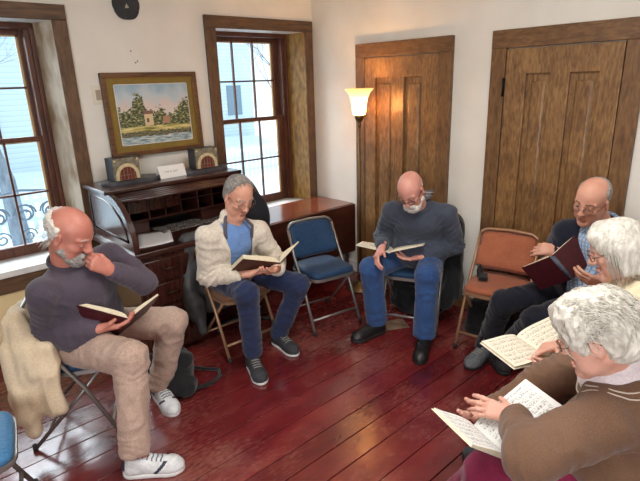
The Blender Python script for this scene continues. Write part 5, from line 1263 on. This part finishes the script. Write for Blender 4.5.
# ---------------------------------------------------------------- coats and bag
def coat(name, S, mat, label, cat, loc, amp=.012, freq=11, seed=1, stretch=((1, 0, 0), (0, 1, 0), (0, 0, .35)), sm=2):
    v, q = S.mesh(); v = smooth_v(v, q, sm); v = displace(v, q, amp, freq, seed, stretch); return tag(mesh_np(name, v, q, mat, None, None, True, loc), label, cat)
def chair_pts(loc, az): a = math.radians(az); f = V(math.cos(a), math.sin(a), 0); l = V(-math.sin(a), math.cos(a), 0); return lambda x, y, z: V(loc[0], loc[1], 0)+f*x+l*y+V(0, 0, z), np.stack([f, l, V(0, 0, 1)])
CREAMJ = fabric_mat('cream_canvas', srgb(206, 184, 150), srgb(228, 210, 182), 40, .9, .2)
c, Fr = chair_pts((.64, 2.72), -28); S = SDF(c(-.2, 0, 0)-.5+V(0, 0, .5), c(-.2, 0, 0)+.5+V(0, 0, .6), .008)
S.box(c(-.19, -.01, .60), (.035, .23, .17), Fr, .03, .02); S.box(c(-.15, -.07, .46), (.05, .19, .13), Fr, .045, .05); S.cap(c(-.16, -.2, .72), c(-.13, -.235, .5), .045, .045, .05); S.box(c(-.135, -.235, .44), (.105, .034, .2), Fr, .03, .05); S.cap(c(-.2, -.235, .36), c(-.19, -.24, .17), .05, .034, .05); S.cap(c(-.18, .18, .7), c(-.18, .22, .3), .045, .04, .04)
coat('jacket', S, CREAMJ, 'cream jacket draped over the chair back of the man in the purple-grey sweater', 'jacket', tuple(c(-.235, 0, 0)), .02, 15, 3)
GREYC = noise_mat('grey_shell_coat', srgb(52, 54, 56), srgb(88, 88, 88), 9, .5, bmp=.2)
c, Fr = chair_pts((1.765, 2.875), -92); S = SDF(c(-.2, 0, 0)-.5+V(0, 0, .5), c(-.2, 0, 0)+.5+V(0, 0, .6), .008)
S.box(c(-.22, -.02, .66), (.045, .24, .16), Fr, .04, .02); S.box(c(-.2, -.06, .42), (.06, .24, .2), Fr, .05, .05); S.cap(c(-.2, -.24, .74), c(-.12, -.27, .28), .055, .05, .05); S.cap(c(-.1, -.26, .36), c(-.06, -.25, .16), .05, .02, .04)
coat('coat', S, GREYC, 'dark grey coat hung on the chair of the man in the cream fleece', 'coat', tuple(c(-.22, 0, 0)), .013, 13, 5)
BLKC = fabric_mat('black_coat_cloth', srgb(18, 18, 20), srgb(32, 32, 34), 50, .85, .2)
c, Fr = chair_pts((2.91, 2.185), 206); S = SDF(c(-.2, 0, 0)-.5+V(0, 0, .5), c(-.2, 0, 0)+.5+V(0, 0, .6), .008)
S.box(c(-.20, .03, .62), (.05, .27, .2), Fr, .045, .02); S.cap(c(-.17, .26, .74), c(-.08, .27, .25), .065, .07, .05); S.box(c(-.18, .05, .38), (.06, .26, .2), Fr, .05, .05); S.cap(c(-.05, .26, .4), c(.02, .25, .2), .06, .05, .04)
coat('coat', S, BLKC, 'black coat hung on the chair of the bald bearded man', 'coat', tuple(c(-.2, 0, 0)), .014, 11, 7)
S = SDF((.85, 2.3, -.05), (1.45, 2.95, .45), .007); S.box((1.12, 2.66, .13), (.13, .1, .13), None, .06, .02); S.cap((1.12, 2.6, .1), (1.16, 2.54, .07), .07, .06, .05)
v, q = S.mesh(); v = displace(v, q, .01, 14, 9); v[:, 2] = np.maximum(v[:, 2], .002)
bag = mesh_np('shoulder_bag', v, q, BLKC, None, None, True, (1.12, 2.64, 0)); tag(bag, 'black bag with looped strap on the floor behind the white trainers', 'bag')
mb = MB(); pts = [(1.2, 2.7, .12), (1.29, 2.74, .06), (1.38, 2.72, .012), (1.445, 2.65, .009), (1.42, 2.585, .009), (1.33, 2.54, .009), (1.22, 2.53, .03)]
mb.tube(pts, .011, 8); o = mb.build('strap', BLKC, bag, (1.12, 2.64, 0)); o.location = (0, 0, 0)
c, Fr = chair_pts((2.91, 2.185), 206)
S = SDF((2.75, 1.95, -.05), (3.35, 2.75, .45), .008); S.box((3.08, 2.27, .13), (.13, .2, .12), None, .05, .02); v, q = S.mesh(); v = displace(v, q, .01, 12, 4); v[:, 2] = np.maximum(v[:, 2], .002)
tag(mesh_np('bag', v, q, BLKC, None, None, True, (3.08, 2.27, 0)), 'black bag under the chair of the bald bearded man', 'bag')
S = SDF((2.85, 1.3, -.05), (3.45, 1.95, .45), .008); S.box((3.1, 1.62, .14), (.12, .17, .13), None, .05, .02); v, q = S.mesh(); v = displace(v, q, .01, 12, 6); v[:, 2] = np.maximum(v[:, 2], .002)
tag(mesh_np('bag', v, q, BLKC, None, None, True, (3.1, 1.62, 0)), 'black bag under the orange folding chair', 'bag')
# small dark clip pouch on the orange seat
mb = MB(); M_ = Matrix.Translation((2.98, 1.66, .487)) @ Matrix.Rotation(.5, 4, 'Z'); mb.box((-.05, -.03, -.012), (.05, .03, .012), .008, M_); mb.tube([(2.95, 1.68, .487), (2.965, 1.695, .53), (3.0, 1.705, .56), (3.025, 1.69, .49)], .008, 8)
tag(mb.build('glasses_case', BLKC, None, (2.98, 1.66, .475)), 'small black strap pouch lying on the orange chair seat', 'pouch')

# ---------------------------------------------------------------- light and camera
w = bpy.data.worlds.new('sky'); SC.world = w; w.use_nodes = True; nt = w.node_tree; bg = nt.nodes['Background']
tc = N(nt, 'ShaderNodeTexCoord'); sx = N(nt, 'ShaderNodeSeparateXYZ'); nt.links.new(tc.outputs['Generated'], sx.inputs[0])
nt.links.new(ramp(nt, sx.outputs['Z'], [(.0, (.74, .93, 1.0, 1)), (.5, (.66, .88, 1.0, 1)), (1, (.6, .8, 1.0, 1))]), bg.inputs['Color']); bg.inputs['Strength'].default_value = 1.2
sd = bpy.data.lights.new('sun', 'SUN'); sd.energy = 8.0; sd.angle = math.radians(64); sd.color = (.86, .94, 1.0)
so = bpy.data.objects.new('sun', sd); COL.objects.link(so); so.rotation_euler = Vector((.1, -.85, -.48)).to_track_quat('-Z', 'Y').to_euler()
for nm, loc, en, size, col, rot in (('ceiling_fill', (1.3, 1.0, ZC-.06), 34, 1.2, (1, .97, .93), (0, 0, 0)),  # unseen area lights added as interior fill
                                    ('rear_fill', (-1.6, -1.2, 1.6), 66, 1.6, (.93, .97, 1), None)):
    a = bpy.data.lights.new(nm, 'AREA'); a.energy = en; a.size = size; a.color = col; o = bpy.data.objects.new(nm, a); COL.objects.link(o); o.location = loc
    o.rotation_euler = rot if rot else Vector((.7, .7, -.15)).to_track_quat('-Z', 'Y').to_euler()
cam = bpy.data.cameras.new('camera'); co_ = bpy.data.objects.new('camera', cam); COL.objects.link(co_); SC.camera = co_
CAMR, CAMU, CAMF = CAMVEC
co_.matrix_world = Matrix(((CAMR[0], CAMU[0], -CAMF[0], 0), (CAMR[1], CAMU[1], -CAMF[1], 0), (CAMR[2], CAMU[2], -CAMF[2], 1.8), (0, 0, 0, 1)))
cam.sensor_fit = 'HORIZONTAL'; cam.sensor_width = 36; cam.lens = 507.5/640*36; cam.clip_start = .05
SC.view_settings.view_transform = 'Standard'; SC.view_settings.look = 'None'; SC.view_settings.gamma = 1; SC.view_settings.exposure = .5; SC.view_settings.use_curve_mapping = False
SC.cycles.use_denoising = True
SC.cycles.max_bounces = 8; SC.cycles.transparent_max_bounces = 12; SC.cycles.caustics_reflective = False; SC.cycles.caustics_refractive = False; SC.cycles.sample_clamp_indirect = 6
